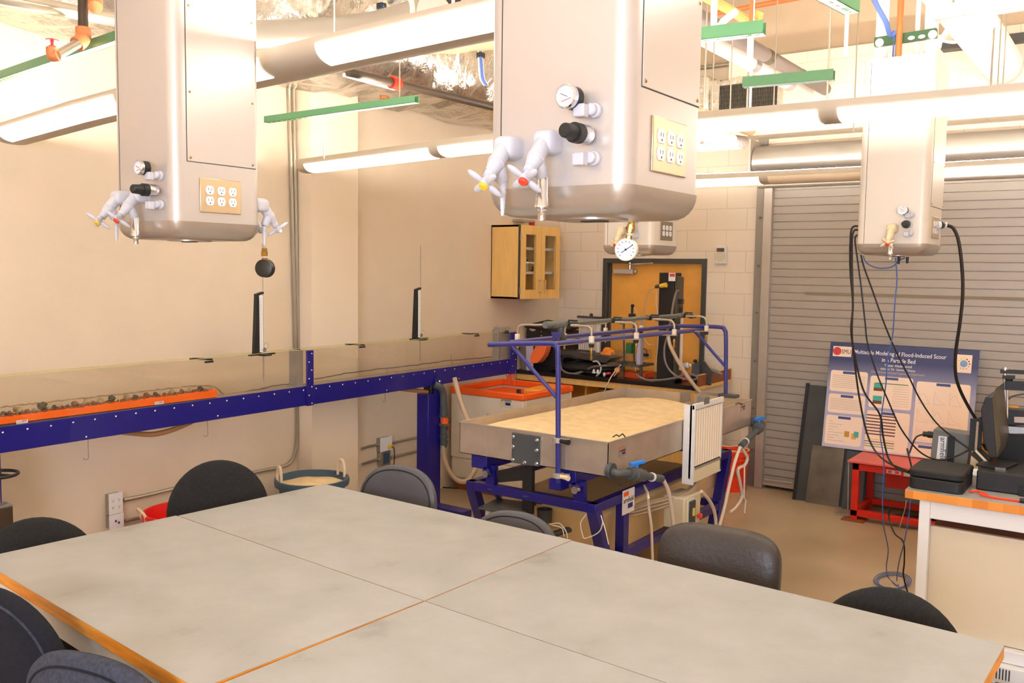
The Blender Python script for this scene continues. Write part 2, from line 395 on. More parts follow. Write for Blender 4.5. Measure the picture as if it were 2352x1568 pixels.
# door_1
d1 = struct('door_1', MB().bx(DX0 + .05, DX1 - .05, YB + .07, YB + .115, .005, DZ - .05), 'oak', flat=True)
M['door_wood'] = mat('door_wood', (248, 178, 82), .42, var=.06, vs=4); d1.data.materials[0] = M['door_wood']
fr = MB()
for x0, x1 in ((DX0, DX0 + .05), (DX1 - .05, DX1)): fr.bx(x0, x1, YB - .018, YB + .15, 0, DZ)
fr.bx(DX0 + .05, DX1 - .05, YB - .018, YB + .15, DZ - .05, DZ)
fr.bx(DX0 + .05, DX0 + .066, YB + .03, YB + .069, 0, DZ - .05).bx(DX1 - .066, DX1 - .05, YB + .03, YB + .069, 0, DZ - .05)
part('door_frame', fr, 'door_frame', d1, bev=.003)
c0 = oY(1411, 623, YB + .02); c1 = oY(1455, 622, YB + .02)
part('door_closer', MB().bx(c0.x, c1.x, YB - .005, YB + .07, c0.z - .028, c0.z + .028).bx(c1.x, c1.x + .02, YB + .03, YB + .07, c0.z - .02, c0.z + .02), 'silver', d1, bev=.008)
a0 = oY(1448, 607, YB); a1 = oY(1505, 604, YB + .0)
part('closer_arm', MB().bar((a0.x, YB - .01, a0.z), (a1.x, YB - .03, a1.z), .03, .012).cyl((a0.x, YB - .01, a0.z - .05), (a0.x, YB - .01, a0.z + .02), .014), 'chrome', d1)
# door_2: the roller shutter
p = .0722; n = int((SZ + .03) / p); pr = []
for i in range(n):
    z = .06 + i * p
    pr += [(0, z), (0, z + .0615), (.014, z + .0635), (.014, z + .0675), (-.004, z + .0685), (-.004, z + .0715)]
sh = MB(); k = len(pr)
for x in (SX0 - .01, SX1 + .01): sh.v += [Vector((x, YB - .02 + y, z)) for y, z in pr]
sh.f = [(i, i + 1, k + i + 1, k + i) for i in range(k - 1)]
d2 = struct('door_2', sh, 'shutter'); d2.data.polygons.foreach_set('use_smooth', [False] * len(d2.data.polygons))
part('bottom_bar', MB().bx(SX0, SX1, YB - .045, YB - .005, .03, .075).bx(SX0 + .02, SX0 + .27, YB - .06, YB - .045, .075, .1), 'jamb_steel', d2, bev=.004)
part('slide_lock', MB().cyl((SX0 + .3, YB - .075, .09), (SX0 + .3, YB - .045, .09), .014).cyl((SX0 + .26, YB - .06, .09), (SX0 + .34, YB - .06, .09), .006), 'chrome', d2)
part('light_leak_blocker', MB().bx(SX0 - .1, SX1 + .1, YB + .03, YB + .05, 0, SZ + .5), 'slot', d2)  # unseen dark slab added behind the curtain to block world light leaking in
part('guide_rail', MB().bx(SX0 - .075, SX0 + .005, YB - .075, YB, 0, SZ + .02), 'jamb_steel', d2, bev=.004)
part('guide_rail', MB().bx(SX0 - .16, SX0 - .075, YB - .03, YB, 0, SZ + .5), 'dark_sheet', d2, label='darker wall angle of the guide').data.materials[0] = mat('angle_steel', (150, 142, 130), .5, .4)
b = MB()
for z in (.35, .75, 1.2, 1.66, 2.1, 2.55): b.cyl((SX0 - .12, YB - .042, z), (SX0 - .12, YB - .03, z), .011, n=8)
part('anchor_bolt', b, 'grey_box', d2)
part('hood_roller', MB().cyl((SX0 - .13, YB - .07, 2.845), (SX1, YB - .07, 2.845), .026), 'jamb_steel', d2)
part('curtain_coil', MB().lathe((SX0 - .12, YB - .16, 3.05), (SX1 + .1, YB - .16, 3.05), [(0, .02), (0, .14), (1, .14), (1, .02)], 40), 'duct', d2)
part('coil_bracket', MB().bx(SX0 - .14, SX0 - .125, YB - .32, YB, 2.86, 3.24), 'jamb_steel', d2)
part('coil_axle', MB().cyl((SX0 - .19, YB - .16, 3.02), (SX0 - .12, YB - .16, 3.02), .022), 'chrome', d2)
part('patch_strip', MB().bx(oY(1852, 671, YB).x, SX1, YB - .0265, YB - .024, 1.842, 1.868), 'dark_sheet', d2, label='long dull brown tape strip').data.materials[0] = mat('tape', (138, 124, 104), .6)
# wall loudspeaker
q0 = oY(1645, 606, YB); q1 = oY(1672, 566, YB)
sp = thing('wall_speaker', 'small white alarm speaker on the block wall right of the wooden door', 'speaker', (q0.x, YB, q0.z))
part('housing', MB().bx(q0.x, q1.x, YB - .045, YB, q0.z, q1.z), 'white_frame', sp, bev=.006)
cxs = (q0.x + q1.x) / 2
part('grille', MB().cyl((cxs, YB - .049, q0.z + .075), (cxs, YB - .044, q0.z + .075), .052, n=28), 'box_beige', sp)
part('strobe_lens', MB().bx(q0.x + .022, q1.x - .018, YB - .056, YB - .044, q1.z - .05, q1.z - .016), 'grille', sp, bev=.003)
part('inscription', MB().bx(q0.x + .03, q0.x + .036, YB - .058, YB - .056, q1.z - .042, q1.z - .022).bx(q0.x + .045, q0.x + .06, YB - .058, YB - .056, q1.z - .042, q1.z - .036), 'logo_red', sp)

# ================================================================ WORKTABLES
TZ = .914
def worktable(name, cs, label, legs=True):
    cs = [Vector((x, y, 0)) for x, y in cs]; c = sum(cs, Vector()) / 4
    t = thing(name, label, 'table', (c.x, c.y, 0), 'four worktables pushed together')
    ins = lambda k, q: q + (c - q).normalized() * k
    part('edge_band', MB().slab([ins(.0015, q) + Vector((0, 0, TZ - .045)) for q in cs], (0, 0, .0435)), 'wood_edge', t, bev=.002)
    part('laminate_top', MB().slab([ins(.001, q) + Vector((0, 0, TZ - .0015)) for q in cs], (0, 0, .0017)), 'laminate', t, flat=True)
    L = [ins(.09, q) for q in cs]
    for q in L: part('leg', MB().bx(q.x - .03, q.x + .03, q.y - .03, q.y + .03, 0, TZ - .045), 'white_frame', t, bev=.004)
    for i in range(4):
        a, b_ = L[i], L[(i + 1) % 4]
        part('apron', MB().bar(a + Vector((0, 0, TZ - .09)), b_ + Vector((0, 0, TZ - .09)), .03, .085), 'white_frame', t)
    part('footrail', MB().bar(L[0] + Vector((0, 0, .2)), L[3] + Vector((0, 0, .2)), .03, .05).bar(L[1] + Vector((0, 0, .2)), L[2] + Vector((0, 0, .2)), .03, .05), 'white_frame', t)
    return t
S_ = (-1.948, 2.244); PF = (-3.509, 2.351)
worktable('worktable', [(-3.443, 3.17), (-1.916, 3.141), (-1.9505, 2.2455), (-3.507, 2.3525)], 'grey topped worktable in the far left of the four, beside the black fabric chair')
worktable('worktable', [(-1.912, 3.133), (-.305, 3.055), (-.34, 2.15), (-1.946, 2.2455)], 'grey topped worktable in the far right of the four, with the brown edged corner')
worktable('worktable', [(-3.517, 2.349), (-1.9515, 2.242), (-2.004, 1.397), (-3.578, 1.538)], 'grey topped worktable in the near left of the four, with an orange wood edge')
worktable('worktable', [(-1.9455, 2.242), (-.34, 2.147), (-.37, 1.25), (-1.99, 1.345)], 'grey topped worktable in the near right of the four, cut off by the picture bottom')

# ================================================================ PENDANT LIGHTS
def lightrow(name, label, far, near_off, zs, lens, arc, group='suspended linear light rows'):
    # far: list of (x, y, z) along the far lower rim; body profile hangs below that rim
    far = [Vector(p) for p in far]; W = near_off; c = far[0]
    t = thing(name, label, 'pendant light', c, group)
    prof = []
    HB = .085; NP = 24
    for i in range(NP + 1):
        a = PI * i / NP; prof.append((-W / 2 - W / 2 * math.copysign(abs(math.cos(a)) ** .8, math.cos(a)), -HB * math.sin(a) ** .62 if i not in (0, NP) else 0))
    def at(x):
        for a, b in zip(far, far[1:]):
            if x <= b.x or b is far[-1]: f = (x - a.x) / (b.x - a.x); return a.lerp(b, f)
    def shell(x0, x1, i0, i1, off=0, th=.004, gr=1.0):
        xs = [x0] + [q.x for q in far if x0 + .01 < q.x < x1 - .01] + [x1]; mb = MB(); n = i1 - i0 + 1
        for x in xs:
            q = at(x)
            for s_ in (0, 1):
                for i in range(i0, i1 + 1):
                    y, z = prof[i]; k = gr - s_ * .06
                    ym = -W / 2; mb.v.append(Vector((x, q.y + ym + (y - ym) * k, q.z + HB + z * k - off)))
        m = 2 * n
        for j in range(len(xs) - 1):
            for i in range(n - 1):
                mb.f.append((j * m + i, j * m + i + 1, (j + 1) * m + i + 1, (j + 1) * m + i))
                mb.f.append((j * m + n + i, (j + 1) * m + n + i, (j + 1) * m + n + i + 1, j * m + n + i + 1))
            for i in (0, n - 1): mb.f.append((j * m + i, (j + 1) * m + i, (j + 1) * m + n + i, j * m + n + i))
        for j in (0, len(xs) - 1):
            for i in range(n - 1): mb.f.append((j * m + i, j * m + i + 1, j * m + n + i + 1, j * m + n + i))
        return mb
    part('body', shell(far[0].x, far[-1].x, 0, NP), 'fixture', t)
    # end cap
    for x, s_ in ((far[0].x, 1), (far[-1].x, -1)):
        q = at(x); part('end_cap', MB().slab([(x, q.y + y, q.z + HB + z) for y, z in prof], (.004 * s_, 0, 0)), 'fixture', t)
    for x0, x1, mm in lens:
        part('lens', shell(x0, x1, arc[0], arc[1], .0, .002, 1.035), mm, t)
    x = far[0].x + .08
    tb = MB(); ups = [q for q in far if q.x > x]
    pts = [at(x)] + ups[:-1] + [at(far[-1].x - .08)]
    pts = [p_ + Vector((0, -W / 2, .085)) for p_ in pts]
    for a, b_ in zip(pts, pts[1:]): tb.cyl(a, b_, .013, n=8)
    part('lamp_tube', tb, 'tube_lit', t)
    return t, at
def far(z, *px):
    out = []
    for i, (x, y) in enumerate(px): out.append(oZ(x, y, z[i]))
    return out
r1p = far((2.675, 2.70, 2.74, 2.765, 2.775), (82, 338), (267, 291), (605, 215), (1110, 115), (1598, 22)); r1p.append(r1p[-1] + (r1p[-1] - r1p[-2]) * 1.2)
lx = lambda x, y, z: oZ(x, y, z).x
x2 = lx(712, 195, 2.75) ; x3 = lx(752, 150, 2.75)
row1, at1 = lightrow('pendant_light', 'long grey pendant light row passing behind the two nearest service columns', r1p, .235, None,
    [(r1p[0].x + .09, r1p[0].x + 1.33, 'lens_lit'), (r1p[0].x + 1.42, x2, 'lens_lit'), (x3, x3 + 1.21, 'lens_lit'), (x3 + 1.3, x3 + 2.2, 'lens_lit')], (1, 10))
r2p = far((2.69, 2.70, 2.70, 2.70), (726, 401), (1110, 357), (1598, 314), (2352, 258)); r2p.append(r2p[-1] + (r2p[-1] - r2p[-2]) * 1.6)
g = [lx(740, 397, 2.7) + .04, lx(1018, 364, 2.7), lx(1038, 361, 2.7), 0, lx(1897, 288, 2.7), lx(1944, 285, 2.7)]
row2, at2 = lightrow('pendant_light', 'long grey pendant light row crossing in front of the service column with cords', r2p, .19, None,
    [(g[0], g[1], 'lens_lit'), (g[2], g[2] + .9, 'lens_lit'), (g[2] + 1.0, g[4], 'lens_lit'), (g[5], g[5] + 1.2, 'lens_lit'), (g[5] + 1.3, g[5] + 2.2, 'lens_lit')], (2, 13))
r3p = far((2.69, 2.70, 2.70, 2.70), (1596, 432), (1753, 426), (2170, 409), (2352, 400)); r3p.insert(0, r3p[0] + Vector((-1.0, 0, 0))); r3p.append(r3p[-1] + (r3p[-1] - r3p[-2]) * 9)
g = [r3p[0].x + .1, lx(1755, 424, 2.7), lx(1779, 424, 2.7), lx(1975, 416, 2.7), lx(2165, 408, 2.7)]
row3, at3 = lightrow('pendant_light', 'pendant light row nearest the roller shutter, partly unlit', r3p, .19, None,
    [(g[0], g[1], 'lens_dim'), (g[2], g[4] - .12, 'lens_off'), (g[4] - .06, g[4] + 1.2, 'lens_lit')], (2, 13))
for y in (-1.6,):
    pts = [Vector((-4.6, y, 2.75)), Vector((2.4, y, 2.75))]
    lightrow('pendant_light', 'pendant light row hanging %s the camera, outside the photo' % ('just above' if y > 0 else 'behind'), pts, .2, None, [(-4.5 + 1.4 * i, -3.2 + 1.4 * i, 'lens_lit') for i in range(5)], (4, 20))
# ================================================================ SERVICE COLUMNS
SW = .356
def gasvalve(par, x, z, knob, out, m='valve', y=0, s=-1, nm='gas_valve'):
    # valve sticking out of the face at local (x, y, z); s = outward sign along Y
    o = org(par) * 0
    V = lambda a, b, c: Vector((x + a, y + s * b, z + c))
    v = part(nm, MB().ell(V(0, .018, .012), (.027, .034, .025), e=.6).lathe(V(0, 0, .012), V(0, .012, .012), [(0, .027), (1, .025)], 20)
             .lathe(V(0, .03, .016), V(0, .083, -.046), [(0, .016), (.1, .0185), (.6, .018), (.62, .0195), (.68, .0195), (.7, .0175), (.76, .0175), (.78, .0165), (1, .013)], 18)
             .lathe(V(0, .083, -.046), V(0, .1, -.066), [(0, .0125), (.5, .0125), (.6, .008), (1, .007)], 12)
             .lathe(V(0, .058, -.028), V(0, .042, -.062), [(0, .015), (.55, .0155), (.6, .0145), (.8, .0155), (1, .011)], 14), m, par)
    c = V(0, .103, -.07); n = (V(0, .083, -.046) - V(0, .03, .016)).normalized(); a = Vector((1, 0, 0)); b = n.cross(a)
    h = MB().lathe(c - n * .006, c + n * .006, [(0, .012), (1, .012)], 14)
    for k in range(4):
        th = PI / 2 * k + .5; d = a * math.cos(th) + b * math.sin(th); e = c + d * .03 + n * .002
        R = Matrix((d, n.cross(d), n)).transposed()
        h.ell(c + d * .024, (.0215, .0085, .006), R, nu=12, nv=8)
    part('star_handle', h, m, v)
    part('index_button', MB().lathe(c + n * .004, c + n * .0125, [(0, .0105), (.7, .0105), (1, .008)], 16), knob, v)
    if out == 'barb':
        part('nozzle', MB().lathe(V(0, .04, -.062), V(0, .04, -.135), sum([[(i / 7, .0095 - i * .0008), ((i + .8) / 7, .0075 - i * .0007)] for i in range(7)], []), 12), m, v)
    elif out:
        part('quick_coupling', MB().lathe(V(0, .04, -.06), V(0, .04, -.15), [(0, .011), (.08, .0125), (.45, .0125), (.5, .014), (.6, .014), (.64, .0155), (.7, .0155), (.72, .009), (.78, .011), (.86, .008), (1, .0085)], 16), 'chrome', v)
    return v
def regulator(par, x, z, m='valve'):
    V = lambda a, b, c: Vector((x + a, -b, z + c))
    for dz, nm in ((.05, 'upper'), (-.045, 'lower')):
        part('elbow_fitting', MB().lathe(V(.012, 0, dz), V(.012, .012, dz), [(0, .0155), (1, .0145)], 16).cyl(V(.012, .012, dz), V(.012, .026, dz), .012)
             .box(V(-.002, .036, dz - .004), (.026, .022, .026)), m, par, bev=.003)
    g = part('pressure_gauge', MB().lathe(V(-.02, .03, .072), V(-.02, .055, .072), [(0, .02), (.1, .0235), (1, .0235)], 28), 'black_plastic', par)
    part('bezel', MB().lathe(V(-.02, .055, .072), V(-.02, .068, .072), [(0, .0245), (.8, .0245), (1, .022), (1, .0205), (.7, .0205)], 28, caps=False), 'chrome', g)
    part('dial', MB().cyl(V(-.02, .056, .072), V(-.02, .064, .072), .021, n=28), 'dial', g)
    part('needle', MB().bar(V(-.032, .065, .078), V(-.016, .065, .071), .0015, .001), 'black_plastic', g)
    part('scale_marks', MB().bar(V(-.03, .0648, .062), V(-.008, .0648, .068), .0016, .0008), 'logo_red', g)
    part('regulator_body', MB().lathe(V(.004, .012, 0), V(0, .045, 0), [(0, .015), (.3, .02), (1, .02)], 20), 'chrome', par)
    part('regulator_knob', MB().lathe(V(0, .045, 0), V(0, .1, 0), [(0, .0205), (.35, .0205), (.36, .0165), (.95, .0145), (1, .012)], 18), 'black_plastic', par)
def outletplate(par, X, y0, y1, z0, z1, m='plate', lab=None):
    p_ = part('outlet_plate', MB().bx(X, X + .005, y0, y1, z0, z1), m, par, bev=.003, label=lab)
    w_ = (y1 - y0); h_ = z1 - z0
    for i in range(3):
        yc = y0 + w_ * (.22 + .28 * i)
        for zc in (z0 + h_ * .345, z0 + h_ * .655):
            r = part('receptacle', MB().slab([(X + .0045, yc + a, zc + b) for a, b in [(.0155 * math.cos(t) if abs(math.cos(t)) < 2 else 0, max(-.0145, min(.0145, .0185 * math.sin(t)))) for t in [2 * PI * q / 20 for q in range(20)]]], (.003, 0, 0)), 'white_plastic', p_)
            part('socket_slots', MB().bx(X + .0074, X + .0079, yc - .0065, yc - .005, zc - .001, zc + .007).bx(X + .0074, X + .0079, yc + .005, yc + .0065, zc - .001, zc + .007).cyl((X + .0074, yc, zc - .008), (X + .0079, yc, zc - .008), .0024, n=8), 'slot', r)
    return p_
def column(label, loc, top, mshell='silver', mcap='silver_cap', valves=(), reg=None, plate_m='plate', back=False, far_face=False, sc=1.0):
    t = thing('service_column', label, 'service column', (0, 0, 0), 'ceiling hung service columns')
    o = [(x - SW / 2, y + SW / 2) for x, y in rrect(SW, SW, .042, 8)]
    H_ = top - loc[2]
    part('shell', MB().slab([(x, y, .055) for x, y in o], (0, 0, H_ - .055)), mshell, t)
    cap = MB(); n = len(o); lv = 7
    for i in range(lv):
        a = PI / 2 * i / (lv - 1); ins = .045 * (1 - math.sin(a)); z = .0575 - .0575 * math.cos(a)
        for x, y in rrect(SW + .006 - 2 * ins, SW + .006 - 2 * ins, max(.044 - ins * .4, .012), 8): cap.v.append(Vector((x - SW / 2, y + SW / 2, z)))
    for i in range(lv - 1):
        for j in range(n): cap.f.append((i * n + j, i * n + (j + 1) % n, (i + 1) * n + (j + 1) % n, (i + 1) * n + j))
    cap.f.append(tuple(range(n)))
    cp = part('bottom_cap', cap, mcap, t)
    part('data_plate', MB().cyl((-SW / 2, SW / 2, -.004), (-SW / 2, SW / 2, .001), .075, n=32), mcap, cp)
    part('data_jacks', MB().bx(-SW / 2 - .03, -SW / 2 + .03, SW / 2 - .012, SW / 2 + .012, -.007, -.003), 'slot', cp)
    pz0 = .255; pz1 = min(H_ - .1, 1.2)
    ap = part('access_panel', MB().bx(-.0005, .0022, .05, .325, pz0, pz1), mshell, t, bev=.0008)
    sm = MB().bx(-.001, .0006, .0475, .0503, pz0 - .002, pz1).bx(-.001, .0006, .05, .327, pz0 - .0022, pz0)
    part('panel_seam', sm, 'slot', t)
    for y in (.062, .313):
        for z in (pz0 + .012, pz0 + .225, pz0 + .5): part('screw', MB().lathe((.002, y, z), (.0048, y, z), [(0, .0042), (.6, .004), (1, .002)], 10), 'brass', ap)
    part('corner_seam', MB().bx(-SW + .042, -SW + .044, -.0008, .001, .06, H_ - .02), 'slot', t)
    outletplate(t, 0, .095, .26, .09, .205, plate_m)
    for x, z, k, out, mv in valves: gasvalve(t, x, z, k, out, mv)
    if reg: regulator(t, *reg)
    for fx_, kn_, ou_ in far_face or (): gasvalve(t, fx_, .12, kn_, ou_, 'valve', SW, 1)
    t.location = loc
    return t
KC = Vector((-.859, 1.593, 2.155)); KL = Vector((-2.611, 1.758, 2.125)); KR = Vector((-.966, 5.038, 2.143)); KD = Vector((-2.465, 4.906, 2.139))
FYC, FYL = KC.y + SW + .04, KL.y + SW + .04
tC, gC = oY(1452, 503, FYC), oY(1440, 573, FYC); tL, gL = oY(607, 570, FYL), oY(608, 616, FYL)
vv = [(-.277, .13, 'yellow', 'barb', 'valve'), (-.177, .135, 'red', 'coupling', 'valve')]
colC = column('nearest service column, large silver column with yellow and red gas valves', KC, 3.2, valves=vv, reg=(-.088, .155), far_face=[(tC.x - KC.x, 'yellow', 'barb')])
vl = [(-.275, .125, 'yellow', 'barb', 'valve'), (-.16, .13, 'red', 'coupling', 'valve')]
colL = column('silver service column on the left, in front of the beige wall, black gauge hanging behind it', KL, 3.2, valves=vl, reg=(-.08, .155), far_face=[(tL.x - KL.x, 'yellow', 'barb'), (tL.x - KL.x - .1, 'red', None)])
colR = column('cream service column by the roller shutter with black cords plugged into it', KR, 3.17, 'cream_shell', 'silver_cap', [(-.165, .125, 'red', 'coupling', 'valve_cream')], (-.09, .155), 'plate')
colD = column('cream service column above the wooden door, mostly hidden behind the nearest one', KD, 3.17, 'cream_shell', 'silver_cap', [(-.2, .13, 'red', 'coupling', 'valve_cream')], (-.12, .155), 'plate_dark')
colR.scale = (1, 1.13, 1)
# gauges hanging from hidden valves on the back faces
def hanggauge(name, label, c, fdir, R_, top, mring, face=True):
    c = Vector(c); f_ = Vector(fdir).normalized(); t = thing(name, label, 'pressure gauge', c)
    part('case', MB().lathe(c - f_ * R_ * .42, c + f_ * R_ * .38, [(0, R_ * .8), (.08, R_ * .97), (1, R_)], 32), 'gauge_body' if not face else mring, t)
    part('bezel', MB().lathe(c + f_ * R_ * .3, c + f_ * R_ * .5, [(0, R_ * 1.02), (.7, R_ * 1.02), (1, R_ * .95), (1, R_ * .88), (.6, R_ * .88)], 32, caps=False), mring, t)
    dl = part('dial', MB().cyl(c + f_ * R_ * .36, c + f_ * R_ * .42, R_ * .9, n=32), 'dial', t)
    a = Vector((0, 0, 1)).cross(f_).normalized(); u = f_.cross(a)
    if face:
        q = c + f_ * R_ * .44
        part('needle', MB().bar(q - a * R_ * .42 - u * R_ * .3, q + a * R_ * .66 + u * R_ * .42, R_ * .06, R_ * .01, f_).cyl(q, q + f_ * R_ * .03, R_ * .1), 'black_plastic', dl)
        mk = MB()
        for i in range(11):
            th = math.radians(225 - 27 * i); d = a * math.cos(th) + u * math.sin(th); mk.bar(q + d * R_ * .66, q + d * R_ * .8, R_ * .045, R_ * .01, f_)
        part('scale_marks', mk, 'ink_black', dl)
    b = Vector(top); d = (b - c)
    part('brass_fitting', MB().lathe(c + d.normalized() * R_ * .9, b, [(0, R_ * .32), (.2, R_ * .32), (.22, R_ * .22), (.34, R_ * .22), (.36, R_ * .36), (.75, R_ * .36), (.77, R_ * .26), (.85, R_ * .3), (1, R_ * .3)], 8), 'brass', t)
    part('thread_tape', MB().cyl(c + d.normalized() * (R_ * .9 + (d.length - R_) * .23), c + d.normalized() * (R_ * .9 + (d.length - R_) * .33), R_ * .26), 'white_frame', t)
    return t
hanggauge('pressure_gauge', 'white faced round gauge hanging on a brass fitting under the nearest service column', gC, (EYE - gC).normalized() + Vector((-.25, -.05, 0)), .0295 * (gC - EYE).length / 2.42, tC, 'ring_white')
hanggauge('pressure_gauge', 'black round gauge seen from behind, hanging on a brass fitting beside the left service column', gL, (gL - EYE).normalized() + Vector((.35, .25, 0)), .0305 * (gL - EYE).length / 3.12, tL, 'gauge_body', face=False)
cable('clear_tube', [tL - Vector((0, 0, .004)), Vector((tL.x, FYL, KL.z - .012))], .004, 'hose_clear', 'short clear tube from the left column valve down to the black gauge', 'tube')
cable('brass_stem', [tC - Vector((0, 0, .004)), Vector((tC.x, FYC, KC.z - .012))], .007, 'brass', 'short brass stem joining the white gauge to the nearest column', 'tube')

# ================================================================ CHAIRS
def chair(name, label, kind, fab, w_, h_, th, loc, rz, top, e=(.75, 1.0), piping=None, lean=.12, group='chairs around the worktables'):
    t = thing(name, label, 'chair', (0, 0, 0), group)     # local: sitter looks along +Y, backrest at y = 0
    zc = top - h_ / 2
    def bend(v):
        dz = v.z - zc; return (v.x, v.y - dz * lean - abs(v.x) ** 2 * -.35, v.z)
    R = Matrix.Rotation(PI / 2, 3, 'X')
    b = MB().ell((0, 0, zc), (w_ / 2, h_ / 2, th / 2), R, e=e, nu=48, nv=16).map(bend)
    part('backrest', b, fab, t)
    if piping:
        pts = []
        for off in (-1, 1):
            pp = []
            for i in range(48):
                a = 2 * PI * i / 48; c_, s_ = math.cos(a), math.sin(a); k = e[1]
                fr_k = math.sqrt(1 - (.64 ** (1 / e[0])) ** 2) ** e[0]
                pp.append(bend(Vector((w_ / 2 * fr_k * math.copysign(abs(c_) ** k, c_), off * th * .32, zc + h_ / 2 * fr_k * math.copysign(abs(s_) ** k, s_)))))
            pts.append(pp)
        m_ = MB()
        for pp in pts: m_.tube(pp, .004, 6, True)
        part('piping', m_, piping, t)
    part('back_support', MB().tube(smooth([(0, -.05 + lean * .0, zc - .02), (0, -.09, zc - .2), (0, -.06, .55), (0, .1, .5)]), .022), 'black_plastic', t)
    part('seat', MB().ell((0, .26, .555), (w_ / 2 * 1.02, .235, .045), e=(.6, .8), nu=36, nv=12), fab, t)
    part('gas_column', MB().cyl((0, .24, .12), (0, .24, .52), .026).cyl((0, .24, .1), (0, .24, .3), .033), 'black_plastic', t)
    bs = MB().cyl((0, .24, .08), (0, .24, .14), .045)
    for i in range(5):
        a = 2 * PI * i / 5 + .3; bs.bar((0, .24, .12), (.28 * math.cos(a), .24 + .28 * math.sin(a), .075), .04, .028)
    part('star_base', bs, 'black_plastic', t)
    for i in range(5):
        a = 2 * PI * i / 5 + .3; q = Vector((.27 * math.cos(a), .24 + .27 * math.sin(a), .027)); part('caster', MB().cyl(q - Vector((.02, 0, 0)), q + Vector((.02, 0, 0)), .027, n=14).cyl(q, q + Vector((0, 0, .05)), .008), 'black_rubber', t)
    t.location = loc; t.rotation_euler = (0, 0, rz)
    return t
def facing(x, y): return math.atan2(y, x)
R_ = math.radians
chair('office_chair', 'black fabric chair with a round back, behind the worktables left of the blue tub', 0, 'fabric_black', .50, .50, .10, (-3.74, 2.735, 0), R_(-112), 1.066)
chair('office_chair', 'black fabric chair at the left picture edge, low round back behind the table', 0, 'fabric_black', .52, .52, .10, (-3.80, 1.86, 0), R_(-112), .956)
chair('office_chair', 'charcoal vinyl chair with an oval back, in front of the blue flume leg', 0, 'vinyl', .47, .38, .085, (-3.10, 3.37, 0), R_(-172), 1.022, (.7, .85), 'black_rubber')
chair('office_chair', 'charcoal vinyl chair sunk low behind the table, in front of the sand tray frame', 0, 'vinyl', .47, .38, .085, (-2.37, 3.37, 0), R_(-172), .905, (.7, .85), 'black_rubber')
chair('office_chair', 'brown black leather chair with a rectangular padded back at the far table', 0, 'leather', .50, .36, .13, (-1.36, 3.37, 0), R_(-174), 1.014, (.62, .5))
chair('office_chair', 'black fabric chair with a round back near the brown cornered table end', 0, 'fabric_black', .52, .50, .10, (-.69, 3.29, 0), R_(-170), .93)
chair('office_chair', 'navy fabric chair cut by the left picture edge, below the orange table edge', 0, 'fabric_navy', .50, .5, .10, (-2.82, 1.28, 0), R_(12), 1.055, (.75, 1.0), 'fabric_grey')
chair('office_chair', 'blue grey fabric chair in the bottom left corner of the picture', 0, 'fabric_grey', .52, .5, .10, (-2.25, 1.25, 0), R_(15), 1.01, (.75, .8), 'fabric_navy')

# ================================================================ FLUME
FX = -4.80
fl = thing('flume', 'long navy blue water flume with glass walls running along the left wall', 'flume', (FX - .05, 4.4, 0))
Y0, Y1 = .9, 6.76
def fz(y): return .0046 * (y - 2.2)          # the bed rises slightly to the far end
def fb(y0, y1, x0, x1, z0, z1, mb=None):
    mb = mb or MB()
    return mb.add([(x0, y0, z0 + fz(y0)), (x1, y0, z0 + fz(y0)), (x1, y1, z0 + fz(y1)), (x0, y1, z0 + fz(y1)), (x0, y0, z1 + fz(y0)), (x1, y0, z1 + fz(y0)), (x1, y1, z1 + fz(y1)), (x0, y1, z1 + fz(y1))],
                  [(3, 2, 1, 0), (4, 5, 6, 7), (0, 1, 5, 4), (1, 2, 6, 5), (2, 3, 7, 6), (3, 0, 4, 7)])
fm = fb(Y0, Y1, FX - .01, FX, 1.053, 1.19); fb(Y0, Y1, FX - .12, FX - .11, 1.053, 1.19, fm); fb(Y0, Y1, FX - .11, FX - .01, 1.053, 1.063, fm)
beam = part('channel_beam', fm, 'navy', fl, bev=.002)
part('channel_floor', fb(Y0, Y1, FX - .11, FX - .01, 1.175, 1.19), 'steel_dull', fl)
for x in (FX - .018, FX - .108):
    g = part('glass_wall', fb(Y0, Y1 - .05, x, x + .006, 1.19, 1.446), 'glass', fl, flat=True)
    part('glass_edge', fb(Y0, Y1 - .05, x, x + .006, 1.446, 1.4485), 'glass_edge', g)
def screws(xys, nm='bolt'):
    for y, z in xys: part(nm, MB().ell((FX + .001, y, z), (.005, .0062, .0062), nu=10, nv=6), 'screw', beam)
sl = []
for x, y in [(6, 993), (63, 985), (117, 978), (168, 970), (218, 963), (266, 956), (312, 949), (356, 943), (400, 937), (442, 931), (482, 926), (521, 920), (559, 915), (594, 910), (630, 905), (664, 900), (697, 896), (726, 892), (757, 887), (787, 883), (816, 879), (845, 875), (872, 871), (899, 867), (925, 864), (950, 860), (974, 857), (998, 853), (1022, 850), (1044, 847), (1066, 844), (1087, 841), (1108, 838), (1128, 836), (1148, 833), (1165, 831)]:
    q = oX(x, y, FX); sl.append((q.y, q.z))
for x, y in [(198, 1003), (500, 955), (708, 925), (888, 896), (1054, 869), (1170, 852)]:
    q = oX(x, y, FX); sl.append((q.y, q.z))
screws(sl)
